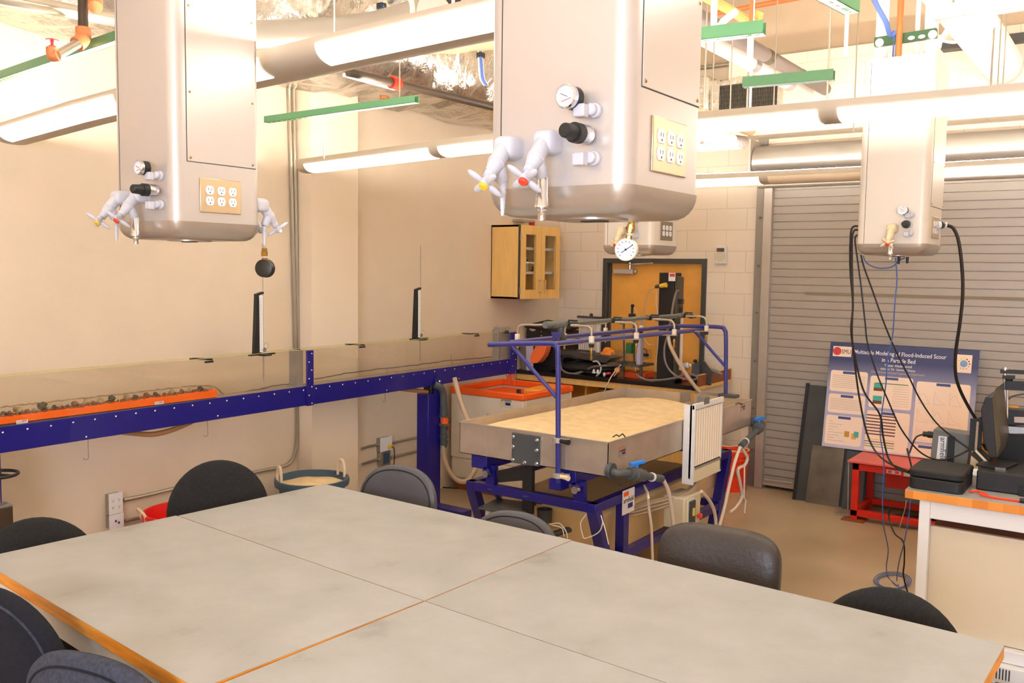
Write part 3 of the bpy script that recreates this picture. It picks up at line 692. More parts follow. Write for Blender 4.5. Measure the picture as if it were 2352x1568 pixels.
# joint post and end post
for (xa, ya, xb, yb) in ((703, 805, 719, 930), (1172, 763, 1186, 857)):
    a = oX(xa, ya, FX + .004); b = oX(xb, yb, FX + .004)
    p_ = part('joint_post', MB().bx(FX + .001, FX + .013, a.y, b.y, b.z, a.z).bx(FX - .125, FX - .121, a.y, b.y, b.z, a.z), 'navy', fl, bev=.002)
    for i in range(7): part('bolt', MB().ell((FX + .014, a.y + (b.y - a.y) * (.3 if i % 2 else .7), b.z + (a.z - b.z) * (.04 + .15 * i)), (.005, .006, .006), nu=10, nv=6), 'screw', p_)
e0 = oX(1149, 752, FX - .03); e1 = oX(1170, 825, FX - .03)
part('end_stop', MB().bx(FX - .105, FX - .02, e0.y, e1.y, 1.2, e0.z).bx(FX - .105, FX - .03, e0.y - .02, e0.y, 1.2, e0.z - .03), 'gasket', fl, bev=.003)
part('end_stop', MB().bx(FX - .10, FX - .02, oX(686, 803, FX).y, oX(700, 803, FX).y, 1.19, 1.452), 'gasket', fl, label='grey joint gasket between the two glass lengths')
# wavy sealant line on the rear glass
for seg in ([(0, 935), (60, 929), (130, 920), (220, 911), (300, 902), (370, 894), (430, 888), (482, 886), (500, 894), (512, 904), (524, 906)], [(524, 906), (580, 895), (640, 885), (690, 879)], [(722, 870), (800, 857), (880, 846), (960, 838), (1030, 829), (1100, 823), (1160, 818)]):
    pts = [oX(x, y + random.uniform(-1, 1), FX - .105) for x, y in seg]
    part('sealant_line', MB().tube([q + Vector((0, 0, random.uniform(-.003, .003))) for q in smooth(pts, 8)], .0045, 6), 'pvc_mid' if seg[0][0] > 500 else 'stone_pale', fl)
part('cross_hose', MB().tube(smooth([oX(x, y, FX - .1) for x, y in ((520, 911), (600, 898), (690, 884))]), .005), 'grey_pipe', fl)
# legs
def fleg(y0, y1, z1, foot=True):
    m_ = MB().bx(FX - .12, FX + .005, y0, y1, .06, z1)
    l = part('leg', m_, 'navy', fl, bev=.003)
    part('foot_beam', MB().bx(FX - .3, FX + .36, y0 + .02, y1 - .02, .012, .07), 'navy', l, bev=.004)
    return l
a = oX(984, 905, FX + .005); b = oX(1013, 905, FX + .005)
lg = fleg(a.y, b.y, 1.0)
part('pivot_plate', MB().slab([(FX + .006, y, z) for y, z in [(b.y - .09, .98), (b.y + .01, .98), (b.y + .015, 1.10)] + [(b.y - .04 + .052 * math.cos(t), 1.10 + .052 * math.sin(t)) for t in [PI * q / 10 for q in range(11)]] + [(b.y - .09, 1.1)]], (.012, 0, 0)), 'navy', lg)
part('pivot_bolt', MB().ell((FX + .022, b.y - .04, 1.10), (.008, .012, .012)), 'screw', lg)
fleg(1.95, 2.19, 1.05)
part('leg', MB().bx(FX - .1, FX, 1.2, 1.35, .06, 1.05), 'navy', fl)
hw = oX(18, 1084, FX + .05)
w_ = thing('handwheel', 'black handwheel at the left picture edge below the blue beam', 'handwheel', (FX + .07, 2.14, .955))
c = Vector((FX + .07, 2.14, .962)); ring = [c + Vector((.095 * math.cos(t), .095 * math.sin(t), 0)) for t in [2 * PI * i / 36 for i in range(36)]]
part('rim', MB().tube(ring, .0085, 10, True), 'black_plastic', w_)
m_ = MB().cyl(c - Vector((0, 0, .02)), c + Vector((0, 0, .012)), .02)
for i in range(3): t_ = 2 * PI * i / 3 + .4; m_.cyl(c, c + Vector((.092 * math.cos(t_), .092 * math.sin(t_), 0)), .006)
part('spokes', m_, 'black_plastic', w_)
part('shaft', MB().cyl(c - Vector((0, 0, .16)), c, .012), 'chrome', w_)
cb = thing('control_box', 'grey control box with a clear cover on the flume leg, at the left edge', 'control box', (FX + .03, 2.12, .6))
part('enclosure', MB().bx(FX + .007, FX + .09, 2.02, 2.205, .59, .80), 'grey_box', cb, bev=.006)
part('clear_cover', MB().bx(FX + .09, FX + .098, 2.03, 2.2, .60, .79), 'glass_smoke', cb, bev=.003)
# hooks hanging from the beam
for i, (x, y0, y1) in enumerate(((202, 1008, 1052), (476, 962, 999), (884, 901, 921))):
    a = oX(x, y0, FX - .02); b = oX(x + 1, y1, FX - .02)
    solo('wire_hook', MB().tube(smooth([a, a.lerp(b, .5), b, b + Vector((-.0, -.02, -.004)), b + Vector((0, -.03, .006))], 4), .0028, 8), 'steel_dull', 'thin bent wire hook under the blue flume beam, %s' % ('the leftmost one', 'the middle one', 'the rightmost one')[i], 'hook', 'wire hooks under the flume')
# brown hose sagging under the beam, hose to the leg
part('sagging_hose', MB().tube(smooth([oX(x, y, FX - .07) for x, y in ((230, 985), (300, 994), (350, 997), (395, 987), (440, 968))]), .016, 10), 'hose_tan', fl)
part('feed_hose', MB().tube(smooth([oX(x, y, FX - .06) for x, y in ((900, 890), (940, 895), (985, 900))]), .018, 10), 'hose_tan', fl)
part('hose_socket', MB().box(oX(983, 892, FX - .06) + Vector((0, .05, 0)), (.09, .12, .1)), 'black_plastic', fl, bev=.01)
# drain pipe with valve right of the leg
xp = FX + .04
P = lambda x, y: oX(x, y, xp)
dp = thing('valve_pipe', 'dark grey pipe with an orange flowmeter hanging beside the flume leg', 'pipe', (xp, P(1020, 1000).y, P(1020, 1030).z))
part('riser', MB().tube(smooth([P(1004, 884) + Vector((-.03, 0, 0)), P(1012, 890), P(1018, 905), P(1019, 930)]), .030, 14).lathe(P(1019, 925), P(1020, 952), [(0, .032), (.4, .032), (.42, .036), (1, .036)], 18), 'grey_pvc', dp)
part('flow_window', MB().cyl(P(1022, 957), P(1022, 972), .03), 'orange', dp)
part('clamp_ring', MB().lathe(P(1022, 952), P(1022, 957), [(0, .048), (1, .048)], 20).lathe(P(1022, 972), P(1022, 977), [(0, .048), (1, .048)], 20), 'rust_pipe', dp).data.materials[0] = M['stone_dark']
part('red_tag', MB().ell(P(1029, 983), (.008, .014, .022)), 'logo_red', dp)
part('lower_pipe', MB().lathe(P(1020, 977), P(1020, 1026), [(0, .028), (.45, .028), (.46, .037), (.55, .037), (.56, .028), (.7, .028), (.72, .034), (.85, .034), (.86, .026), (1, .026)], 18), 'grey_pvc', dp)
hs = [oX(1018, 1022, xp), oX(1020, 1050, xp), oX(1031, 1080, xp + .02), oX(1050, 1102, xp + .06), oX(1072, 1104, xp + .12), oX(1090, 1080, xp + .14), oX(1096, 1055, xp + .12), oX(1096, 1010, xp + .1), (-4.62, 6.16, .78)]
cable('drain_hose', hs, .021, 'hose_clear', 'translucent hose looping from the flume pipe to the sand tray', 'hose', n=12)
h2 = [oX(1044, 868, -4.62), oX(1052, 900, -4.56), oX(1063, 935, -4.5), oX(1075, 965, -4.42), oX(1090, 1000, -4.35)]
cable('supply_hose', h2, .02, 'hose_clear', 'translucent hose running down in front of the orange rimmed tank', 'hose', n=12)

# point gauges on the glass
def pointgauge(pb, pt, ptop, ptip, label):
    b = oX(*pb, FX - .06); t_ = oX(*pt, FX - .06); T = oX(*ptop, FX - .06); tip = oX(*ptip, FX - .06)
    o = thing('point_gauge', label, 'point gauge', (FX - .06, b.y, b.z), 'point gauges on the flume')
    part('carriage_bar', MB().bx(FX - .125, FX + .01, b.y - .035, b.y + .03, b.z - .008, b.z + .002).bx(FX - .07, FX - .045, b.y - .105, b.y + .105, b.z - .006, b.z + .006), 'black_plastic', o, bev=.002)
    x0, x1 = b.y - .07, b.y - .022
    part('column', MB().slab([(FX - .075, x0, b.z), (FX - .075, x1 + .012, b.z), (FX - .075, x1 - .008, t_.z), (FX - .075, x0 + .022, t_.z)], (.03, 0, 0)).bar((FX - .06, x0 + .022, t_.z - .004), (FX - .06, b.y + .012, t_.z + .012), .03, .014), 'black_plastic', o, bev=.002)
    sc_ = part('scale', MB().bx(FX - .046, FX - .042, x1 - .006, x1 + .022, b.z + .015, t_.z - .006), 'white_plastic', o)
    mk = MB()
    for i in range(30): z = b.z + .03 + (t_.z - b.z - .06) * i / 29; mk.bx(FX - .042, FX - .0415, x1 - .003, x1 + (.008 if i % 5 else .016), z, z + .0012)
    part('graduation', mk, 'ink_black', sc_)
    part('rod', MB().cyl((FX - .05, b.y + .006, b.z - .005), (FX - .05, b.y + .006, T.z), .0035).cyl((FX - .05, b.y + .006, tip.z + .04), (FX - .05, b.y + .006, b.z), .005).lathe((FX - .05, b.y + .006, tip.z + .05), (FX - .05, b.y + .006, tip.z), [(0, .004), (1, .0012)]), 'steel_dull', o)
    part('adjuster', MB().lathe((FX - .055, b.y + .006, b.z + .03), (FX - .035, b.y + .006, b.z + .03), [(0, .014), (1, .014)], 16).tube([Vector((FX - .035, b.y + .016 + .018 * math.cos(q), b.z + .055 + .02 * math.sin(q))) for q in [2 * PI * i / 20 for i in range(20)]], .0016, 6, True), 'chrome', o)
pointgauge((601, 813), (597, 676), (597, 558), (601, 878), 'tall black point gauge with a scale, beside the hanging black gauge')
pointgauge((962, 778), (958, 665), (961, 562), (962, 832), 'tall black point gauge with a scale, midway along the far glass')
for i, (x, y) in enumerate(((463, 825), (816, 792), (1081, 767), (1150, 760))):
    q = oX(x, y, FX - .06); L = .05
    solo('glass_clip', MB().bar((FX - .125, q.y - .04, q.z + .004), (FX + .008, q.y + .03, q.z + .002), .014, .011).bar((FX + .003, q.y - .02, q.z - .012), (FX + .003, q.y + .04, q.z - .012), .008, .012), 'black_plastic', 'small black spacer clip across the flume glass, %s from the left' % ('first', 'second', 'third', 'fourth')[i], 'clip', 'spacer clips on the flume')
for x, y0, y1 in ((889, 846, 868), (1036, 814, 830), (1040, 830, 843)):
    a = oX(x, y0, FX - .06); b = oX(x, y1, FX - .06); part('tapping_pin', MB().cyl(a, (a.x, a.y, 1.19), .003), 'steel_dull', fl)
# orange bed block with stones
a = oX(499, 897, FX - .02); b = oX(499, 912, FX - .02); zt = a.z + .005
ob = thing('bed_block', 'bright orange bed block inside the flume, carrying gravel', 'block', (FX - .06, 2.6, 1.2))
part('block', MB().add([(FX - .1, .95, 1.2), (FX - .02, .95, 1.2), (FX - .02, a.y, 1.2), (FX - .1, a.y, 1.2), (FX - .1, .95, zt - .02), (FX - .02, .95, zt - .02), (FX - .02, a.y, zt), (FX - .1, a.y, zt)], [(3, 2, 1, 0), (4, 5, 6, 7), (0, 1, 5, 4), (1, 2, 6, 5), (2, 3, 7, 6), (3, 0, 4, 7)]), 'orange_block', ob)
for i, (x, y) in enumerate(((51, 968), (366, 925))):
    q = oX(x, y, FX - .018); part('maker_label', MB().bx(FX - .0195, FX - .0185, q.y - .03, q.y + .03, q.z - .009, q.z + .009), 'dial', ob)
    part('label_print', MB().bx(FX - .0186, FX - .018, q.y - .024, q.y + .01, q.z - .004, q.z), 'ink_grey', ob)
    part('label_print', MB().bx(FX - .0186, FX - .018, q.y - .0, q.y + .024, q.z + .001, q.z + .005), 'logo_red', ob)
for i, (x, y, s_) in enumerate(((8, 954, 9), (22, 952, 8), (42, 948, 15), (62, 950, 8), (78, 947, 8), (97, 942, 14), (112, 944, 7), (125, 938, 9), (140, 941, 7), (155, 939, 7), (172, 936, 11), (198, 931, 12), (215, 935, 7), (232, 928, 12), (257, 920, 13), (290, 920, 12), (312, 914, 11), (336, 914, 10), (357, 911, 10), (378, 910, 7), (395, 907, 11), (417, 903, 9), (437, 900, 10), (460, 899, 9), (484, 894, 6))):
    q = oX(x, y, FX - .06); r = s_ / 2 / 560 * 1.6; y_ = q.y; zb = zt - .02 + .02 * (y_ - .95) / (a.y - .95)
    rs = random.Random(i); me = MB().ell((FX - .06, y_, zb + r * .75), (r * rs.uniform(.9, 1.3), r * rs.uniform(1.0, 1.5), r * rs.uniform(.75, 1.05)), Matrix.Rotation(rs.uniform(-.5, .5), 3, 'X') @ Matrix.Rotation(rs.uniform(0, 3), 3, 'Z'), nu=8, nv=6)
    me.v = [v + Vector((rs.uniform(-1, 1), rs.uniform(-1, 1), rs.uniform(-1, 1))) * r * .3 for v in me.v]
    zmin = min(v.z for v in me.v); me.v = [v - Vector((0, 0, zmin - zb)) for v in me.v]
    solo('stone', me, ('stone_dark', 'stone_brown', 'stone_pale')[(i * 7 + i // 3) % 3], 'angular stone on the orange flume bed, %s from the left' % ORD[i], 'stone', 'stones on the orange flume bed', flat=True)
solo('gravel', (lambda mb: [mb.ell((FX - .06 + random.uniform(-.032, .032), y_, zt - .02 + .02 * (y_ - .95) / (a.y - .95) + .003), (random.uniform(.005, .011),) * 3, nu=6, nv=4) for y_ in [1.0 + (a.y - 1.05) * i / 420 for i in range(420)]] and mb)(MB()), 'stone_brown', 'fine brown gravel scattered along the orange bed block', 'gravel', flat=True)['kind'] = 'stuff'

# ================================================================ ORANGE RIMMED TANK
tx0, tx1, ty0, ty1, tz = -5.22, -4.385, 6.34, 7.17, .955
tk = thing('hydraulic_tank', 'white moulded water tank with a thick orange rim under the flume outlet', 'tank', ((tx0 + tx1) / 2, (ty0 + ty1) / 2, 0))
def ringbox(x0, x1, y0, y1, z0, z1, t):
    return MB().bx(x0, x1, y0, y0 + t, z0, z1).bx(x0, x1, y1 - t, y1, z0, z1).bx(x0, x0 + t, y0 + t, y1 - t, z0, z1).bx(x1 - t, x1, y0 + t, y1 - t, z0, z1)
part('body', ringbox(tx0 + .01, tx1 - .01, ty0 + .01, ty1 - .01, .30, tz - .055, .03).bx(tx0 + .03, tx1 - .03, ty0 + .03, ty1 - .03, .3, .34), 'tank_white', tk, bev=.015)
part('lower_body', MB().bx(tx0 + .01, tx1 - .03, ty0 + .01, ty1 - .01, .10, .31), 'tank_white', tk, bev=.03)
part('plinth', MB().bx(tx0 + .04, tx1 - .06, ty0 + .05, ty1 - .04, 0, .10), 'brown_board', tk)
part('rim', ringbox(tx0, tx1, ty0, ty1, tz - .06, tz, .05), 'orange', tk, bev=.012)
part('inner_shelf', MB().bx(tx0 + .05, tx0 + .42, ty0 + .05, ty1 - .05, tz - .12, tz - .075).bx(tx0 + .05, tx1 - .05, ty0 + .05, ty1 - .05, tz - .22, tz - .2), 'orange', tk)
part('inner_hood', MB().slab([(tx1 - .05, ty0 + .4, tz - .2), (tx1 - .05, ty0 + .4, tz - .01), (tx1 - .05, ty1 - .05, tz - .005), (tx1 - .05, ty1 - .05, tz - .2)], (-.24, 0, 0)), 'orange_light', tk, bev=.02)
part('level_stub', MB().bx(tx1 - .29, tx1 - .26, ty0 + .3, ty0 + .33, tz - .2, tz - .01), 'slot', tk)
part('valve_port', MB().cyl((tx0 + .6, ty1 - .052, tz - .05), (tx0 + .6, ty1 - .06, tz - .05), .014), 'slot', tk)
def badge(par, o, x, u, w, h, dirty='white_frame'):
    o = Vector(o); x = Vector(x).normalized(); u = Vector(u).normalized(); n = x.cross(u)
    rect = lambda a, b, c, d, off, sk=0: MB().slab([o + x * a + u * b + n * off, o + x * c + u * b + n * off, o + x * (c + sk) + u * d + n * off, o + x * (a + (0 if sk <= 0 else 0)) + u * d + n * off], n * .0008)
    b_ = part('maker_badge', rect(0, 0, w, h, .0005), dirty, par)
    part('orange_mark', rect(w * .1, h * .74, w * .5, h * .92, .0014), 'orange', b_)
    part('blue_mark', rect(w * .46, h * .2, w * .86, h * .4, .0014), 'navy', b_)
    text('lettering', 'armfield', h * .3, 'ink_black', b_, o + x * w * .1 + u * h * .47 + n * .0018, x, u, wd=w * .8)
    return b_
q = oY(1148, 935, ty0 + .01); r = oY(1177, 909, ty0 + .01); badge(tk, q, (1, 0, 0), (0, 0, 1), r.x - q.x, r.z - q.z + .01, 'box_beige')
# dripping orange streamers at the outlet
m_ = MB(); 
for i in range(7):
    x_ = FX - .09 + .013 * i; m_.tube(smooth([(x_, Y1 + .012, 1.17), (x_ + random.uniform(-.01, .01), Y1 + .03, 1.06), (x_ + random.uniform(-.02, .02), Y1 + .04, .97 + random.uniform(-.02, .02))]), .0055, 6)
part('outlet_streamers', m_, 'orange', fl, label='orange strands dripping from the flume outlet')
# ================================================================ SAND TRAY ON ITS BLUE FRAME
TX0, TX1, TY0, TY1, TB, TT = -3.49, -2.425, 4.345, 6.54, .885, 1.08
tr = thing('sand_tray', 'large stainless steel tray full of sand on a navy blue frame', 'sand tray', ((TX0 + TX1) / 2, (TY0 + TY1) / 2, 0))
wl = MB().bx(TX0, TX1, TY0, TY0 + .004, TB, TT).bx(TX0, TX0 + .004, TY0, TY1, TB, TT).bx(TX1 - .004, TX1, TY0, TY1, TB, TT).bx(TX0, TX1, TY0, TY1, TB, TB + .004)
n0, n1 = oZ(1562, 901, TT).x, oZ(1594, 905, TT).x
wl.bx(TX0, n0, TY1 - .004, TY1, TB, TT).bx(n1, TX1, TY1 - .004, TY1, TB, TT).bx(n0, n1, TY1 - .004, TY1, TB, TT - .09)
wl.bx(n0, n0 + .004, TY1, TY1 + .2, TT - .09, TT).bx(n1 - .004, n1, TY1, TY1 + .2, TT - .09, TT).bx(n0, n1, TY1, TY1 + .2, TT - .095, TT - .09).bx(n1, n1 + .28, TY1 + .1, TY1 + .104, TT - .1, TT + .01)
tray = part('tray', wl, 'steel', tr)
for x in (1118, 1300): q = oY(x, 1000, TY0); part('weld_seam', MB().bx(q.x, q.x + .006, TY0 - .002, TY0 + .001, TB + .002, TT - .002), 'jamb_steel', tray)
part('folded_rim', MB().bx(TX0 - .006, TX1 + .006, TY0 - .008, TY0 + .006, TT - .002, TT + .003).bx(TX1 - .006, TX1 + .008, TY0, TY1, TT - .002, TT + .003).bx(TX0 - .008, TX0 + .006, TY0, TY1, TT - .002, TT + .003), 'jamb_steel', tray)
a = oY(1179, 990, TY0); b = oY(1240, 1072, TY0)
pl = part('cover_plate', MB().bx(a.x, b.x, TY0 - .014, TY0 - .001, TB - .004, TT - .018), 'grey_pvc', tr, bev=.002)
for x, z in ((a.x + .012, TT - .04), (b.x - .012, TT - .04), (a.x + .012, .98), (b.x - .012, .98), (a.x + .012, TB + .015), (b.x - .012, TB + .015), ((a.x + b.x) / 2, TB + .01)):
    part('bolt', MB().lathe((x, TY0 - .014, z), (x, TY0 - .032, z), [(0, .011), (.3, .011), (.3, .007), (1, .006)], 8), 'screw', pl)
q = oX(1421, 1034, TX1); badge(tr, (TX1 + .001, q.y, q.z - .04), (0, 1, 0), (0, 0, 1), .085, .06, 'steel_dull')
q = oX(1705, 935, TX1); badge(tr, (TX1 + .001, q.y - .03, q.z - .03), (0, 1, 0), (0, 0, 1), .085, .06, 'steel_dull')
def sandz(x, y):
    u = (x - TX0) / (TX1 - TX0); v = (y - TY0) / (TY1 - TY0)
    z = 1.035 + .038 * math.exp(-((u - .30) / .22) ** 2 - ((v - .42) / .4) ** 2) + .03 * math.exp(-((u - .45) / .25) ** 2 - ((v - .8) / .16) ** 2)
    z += .028 * (1 - u) * math.exp(-((v - .12) / .15) ** 2) * math.exp(-((u - .3) / .2) ** 2) + .018 * math.exp(-((v - .05) / .1) ** 2) * (u > .2)
    z -= .12 * max(0, 1 - ((u - .78) / .35) ** 2 - ((v - 1.0) / .16) ** 2) ** .6
    z -= .05 * math.exp(-((v - 1) / .1) ** 2) + .05 * math.exp(-(u / .06) ** 2) * (.3 + v)
    for k, (fx, fy, ph) in enumerate(((9, 5, 0), (17, 11, 1.3), (31, 23, 2.1), (47, 39, .4))): z += .0035 / (k + 1) * math.sin(fx * u + ph + 1.7 * math.sin(fy * v)) * math.sin(fy * v * 1.3 + ph)
    z += random.uniform(-.0004, .0004)
    return z
N1, N2 = 90, 150; sm = MB()
for j in range(N2 + 1):
    for i in range(N1 + 1):
        x = TX0 + .006 + (TX1 - TX0 - .012) * i / N1; y = TY0 + .006 + (TY1 - TY0 - .012) * j / N2; sm.v.append(Vector((x, y, sandz(x, y))))
sm.f = [(j * (N1 + 1) + i, j * (N1 + 1) + i + 1, (j + 1) * (N1 + 1) + i + 1, (j + 1) * (N1 + 1) + i) for j in range(N2) for i in range(N1)]
sd = solo('sand', sm, 'sand', 'pale yellow sand heaped in the stainless tray', 'sand'); sd['kind'] = 'stuff'
for pts in (((1408, 1003), (1416, 998), (1422, 1002), (1430, 996), (1436, 1003)), ((1689, 928), (1697, 925), (1705, 928))):
    part('spring_clip', MB().tube([oX(x, y, TX1 + .006) for x, y in pts], .004, 6), 'stone_dark', tr)
# blue frame
FX0, FX1, FY0, FY1, FT = -3.48, -2.53, 4.40, 6.45, .70
fr_ = lambda p, q, nm='frame_rail', w=.055, h=.055: part(nm, MB().bar(p, q, w, h), 'navy', tr, bev=.003)
for x in (FX0 + .03, FX1 - .03):
    fr_((x, FY0, FT - .03), (x, FY1, FT - .03)); fr_((x, FY0 + .22, .30), (x, FY1 - .1, .30))
    for y, dy in ((FY0 + .03, .30), (FY1 - .03, -.30)): fr_((x, y, FT - .04), (x, y + dy * .9, .03), 'frame_leg', .07, .06)
for y in (FY0 + .03, FY1 - .03): fr_((FX0, y, FT - .03), (FX1, y, FT - .03))
fr_((FX0, FY0 + .28, .32), (FX1, FY0 + .28, .32)); fr_((FX0, FY1 - .2, .32), (FX1, FY1 - .2, .32))
q = oX(1440, 1180, FX1); part('frame_post', MB().bx(FX1 - .06, FX1, q.y - .035, q.y + .03, .03, FT - .03), 'navy', tr, bev=.003)
badge(tr, (FX1 + .001, oX(1429, 1140, FX1).y, .565), (0, 1, 0), (0, 0, 1), .155, .15, 'white_frame')
for x in (TX0 + .14, TX1 - .28):
    part('cradle_beam', MB().bx(x - .06, x + .06, TY0 + .02, TY1 - .05, .80, TB), 'navy', tr, bev=.003)
    part('pivot_bracket', MB().bx(x + .02, x + .09, TY0 + .06, TY0 + .1, FT - .01, .82).cyl((x + .055, TY0 + .06, .79), (x + .055, TY0 + .02, .79), .026), 'navy', tr)
    part('pivot_cap', MB().lathe((x + .06, TY0 + .03, .775), (x + .06, TY0 + .005, .775), [(0, .026), (1, .022)], 18), 'chrome', tr)
a = oY(1140, 1092, 4.4); b = oY(1192, 1075, 4.45)
part('tilt_link', MB().slab([(-3.25, 4.41, .79), (-2.98, 4.41, .865), (-2.98, 4.41, .56), (-3.05, 4.41, .56), (-3.05, 4.41, .76), (-3.23, 4.41, .72)], (0, .03, 0)), 'black_plastic', tr)
# moulded tan sump under the tray
part('sump', MB().slab([(-3.30, 4.72, .20), (-3.38, 4.62, .58), (-2.62, 4.62, .58), (-2.70, 4.72, .20)], (0, 1.65, 0)), 'hose_tan', tr, bev=.03).data.materials[0] = mat('sump_tan', (236, 204, 152), .5)
# rain frame
rf = thing('rain_simulator', 'blue tubular frame holding spray nozzles above the sand tray', 'rain simulator', (-2.75, 4.32, .8))
def hoop(Y, bot, bend, end, br):
    b0 = oY(*bot, Y); c0 = oY(*bend, Y); e0 = oY(*end, Y); up = Vector((0, 0, 1)); lf = (e0 - c0).normalized()
    v = part('post', MB().tube(smooth([b0, b0.lerp(c0, .5), c0 - up * .07, c0 - up * .022 + lf * .012, c0 + lf * .07, e0], 8), .0155, 12), 'navy_tube', rf)
    part('brace', MB().cyl(oY(*br[0], Y), oY(*br[1], Y), .012, n=12), 'navy_tube', rf)
    return b0, c0, e0
b0, c0, e0 = hoop(4.315, (1282, 1108), (1282, 788), (1123, 791), ((1178, 796), (1278, 912)))
f0, g0, h0 = hoop(6.575, (1667, 905), (1668, 751), (1545, 748), ((1597, 762), (1665, 840)))
part('rail', MB().cyl(oY(1168, 787, 4.315), oY(1556, 748, 6.575), .0155, n=12), 'navy_tube', rf)
part('rail', MB().cyl(oY(1268, 790, 4.315), oY(1612, 757, 6.575), .0155, n=12), 'navy_tube', rf)
for y in (1010, 1091):
    q = oY(1282, y, 4.315); part('pole_clamp', MB().lathe(q - Vector((0, 0, .014)), q + Vector((0, 0, .014)), [(0, .032), (1, .032)], 20).bar(q, (q.x + .06, TY0, q.z), .022, .02), 'jamb_steel', rf)
    part('clamp_knob', MB().lathe(q + Vector((.03, -.02, 0)), q + Vector((.09, -.03, .0)), [(0, .012), (.5, .012), (1, .016)], 12), 'black_rubber' if y < 1050 else 'valve_cream', rf)
part('pole_foot', MB().box(oY(1284, 1110, 4.36), (.08, .09, .06)), 'navy', rf)
part('pole_foot', MB().bx(f0.x - .04, f0.x + .1, TY1 - .02, TY1 + .06, f0.z - .02, f0.z + .005), 'grey_pvc', rf)
# manifold along Y with four rows of spray arms
m0 = oY(1252, 746, 4.48); m1 = oY(1576, 723, 6.52); MD = (m1 - m0)
mf = part('manifold', MB().lathe(m0, m1, [(0, .019), (.0, .021), (.03, .021), (.031, .016), (.05, .016), (.051, .024), (.11, .024), (.111, .0135), (.42, .0135), (.421, .0165), (.46, .0165), (.461, .0135), (.72, .0135), (.721, .0165), (.75, .0165), (.751, .0135), (.93, .0135), (.931, .018), (1, .018)], 18), 'pvc_mid', rf)
part('pipe_elbow', MB().tube(smooth([m0.lerp(m1, .09), m0.lerp(m1, .09) - Vector((0, 0, .06)), m0.lerp(m1, .09) - Vector((.0, -.03, .1))]), .021, 14), 'grey_pvc', mf)
part('support_gusset', MB().slab([oY(1265, 762, 4.6), oY(1291, 762, 4.6), oY(1279, 782, 4.6), oY(1271, 781, 4.6)], (0, .012, 0)), 'navy_tube', rf)
def mY(px):
    lo, hi = 0, 1
    def pxx(t):
        c = RW.transposed() @ (m0.lerp(m1, t) - EYE); return CX + FL * c.x / -c.z
    for _ in range(40):
        t = (lo + hi) / 2
        if pxx(t) < px: lo = t
        else: hi = t
    return m0.lerp(m1, t)
def arm(par, c, pts, tip, Y):
    w_ = [c] + [oY(x, y, Y) for x, y in pts]
    part('spray_arm', MB().tube(smooth(w_, 6), .0078, 10), 'chrome', par).data.materials[0] = M['steel_dull']
    e = w_[-1]; nz = part('nozzle_body', MB().box(e - Vector((0, 0, .022)), (.026, .026, .04)), 'ring_white', par, bev=.003)
    tz_ = e.z - tip
    part('nozzle_cap', MB().lathe(e - Vector((0, 0, .05)), e - Vector((0, 0, .07)), [(0, .017), (1, .014)], 12), 'black_plastic', nz)
    part('spray_tip', MB().lathe(e - Vector((0, 0, .07)), (e.x, e.y, tz_), [(0, .007), (.3, .011), (.5, .006), (.8, .009), (1, .004)], 10), 'brass', nz)
    return e
rows = [(1290, [(1312, 747), (1346, 749), (1357, 755), (1359, 771)], [(1240, 746), (1203, 746), (1191, 752), (1188.6, 766)], .15, 1300),
        (1398, [(1414, 740), (1449, 741), (1460, 748), (1462, 763)], [(1385, 742), (1310, 744), (1299, 751), (1297, 765)], .14, 1404),
        (1484, [(1500, 733), (1536, 735), (1547, 742), (1549, 755)], [(1470, 735), (1404, 737), (1393, 742), (1391, 752)], .14, 1490),
        (1563, [(1576, 726), (1611, 727), (1621, 734), (1623, 747)], [(1550, 728), (1486, 729), (1475, 735), (1473, 747)], .13, 1568)]
for px, ra, la, tip, cpx in rows:
    c = mY(px); c2 = mY(cpx)
    part('connector', MB().lathe(c2 - Vector((.02, 0, 0)), c2 + Vector((.11, 0, -.008)), [(0, .018), (.3, .018), (.32, .013), (.55, .013), (.57, .017), (.8, .017), (.82, .011), (1, .011)], 14).box(c2 + Vector((.05, 0, .02)), (.06, .014, .009)), 'black_plastic', mf)
    er = arm(mf, c2 + Vector((.1, 0, -.006)), ra, tip, c.y); el = arm(mf, c2 + Vector((-.02, 0, 0)), la, tip * .8, c.y)
    part('cross_bar', MB().bar(er + Vector((.02, 0, -.045)), el + Vector((-.02, 0, -.045)), .03, .006), 'steel_dull', rf)
# white manometer board on the tray side
q0 = oX(1592, 1106, -2.34); q1 = oX(1664, 925, -2.34)
mn = thing('manometer_board', 'white manometer board with a row of clear tubes on the side of the sand tray', 'manometer', (-2.36, (q0.y + q1.y) / 2, q0.z))
my0, my1, mz0, mz1 = q0.y, q1.y, .685, 1.185
part('back_board', MB().bx(-2.375, -2.362, my0, my1, mz0 + .02, mz1), 'white_frame', mn)
part('side_frame', MB().bx(-2.42, -2.34, my0, my0 + .012, mz0 - .02, mz1).bx(-2.362, -2.345, my0, my1, mz1 - .03, mz1 + .006).bx(-2.362, -2.35, my1 - .02, my1, mz0, mz1), 'white_frame', mn, bev=.002)
part('foot_panel', MB().bx(-2.375, -2.35, my0 + .01, my1, mz0 - .01, mz0 + .085), 'box_beige', mn)
nt_ = 22
for i in range(nt_):
    y = my0 + .05 + (my1 - my0 - .08) * i / (nt_ - 1); part('manometer_tube', MB().cyl((-2.356, y, mz0 + .09), (-2.356, y, mz1 - .04), .0062, n=8), 'hose_clear', mn).data.materials[0] = M['paper'] if i % 2 else M['box_beige']
m_ = MB()
for i in range(nt_): y = my0 + .05 + (my1 - my0 - .08) * i / (nt_ - 1); m_.cyl((-2.356, y, mz0 + .07), (-2.356, y, mz0 + .095), .008, n=8)
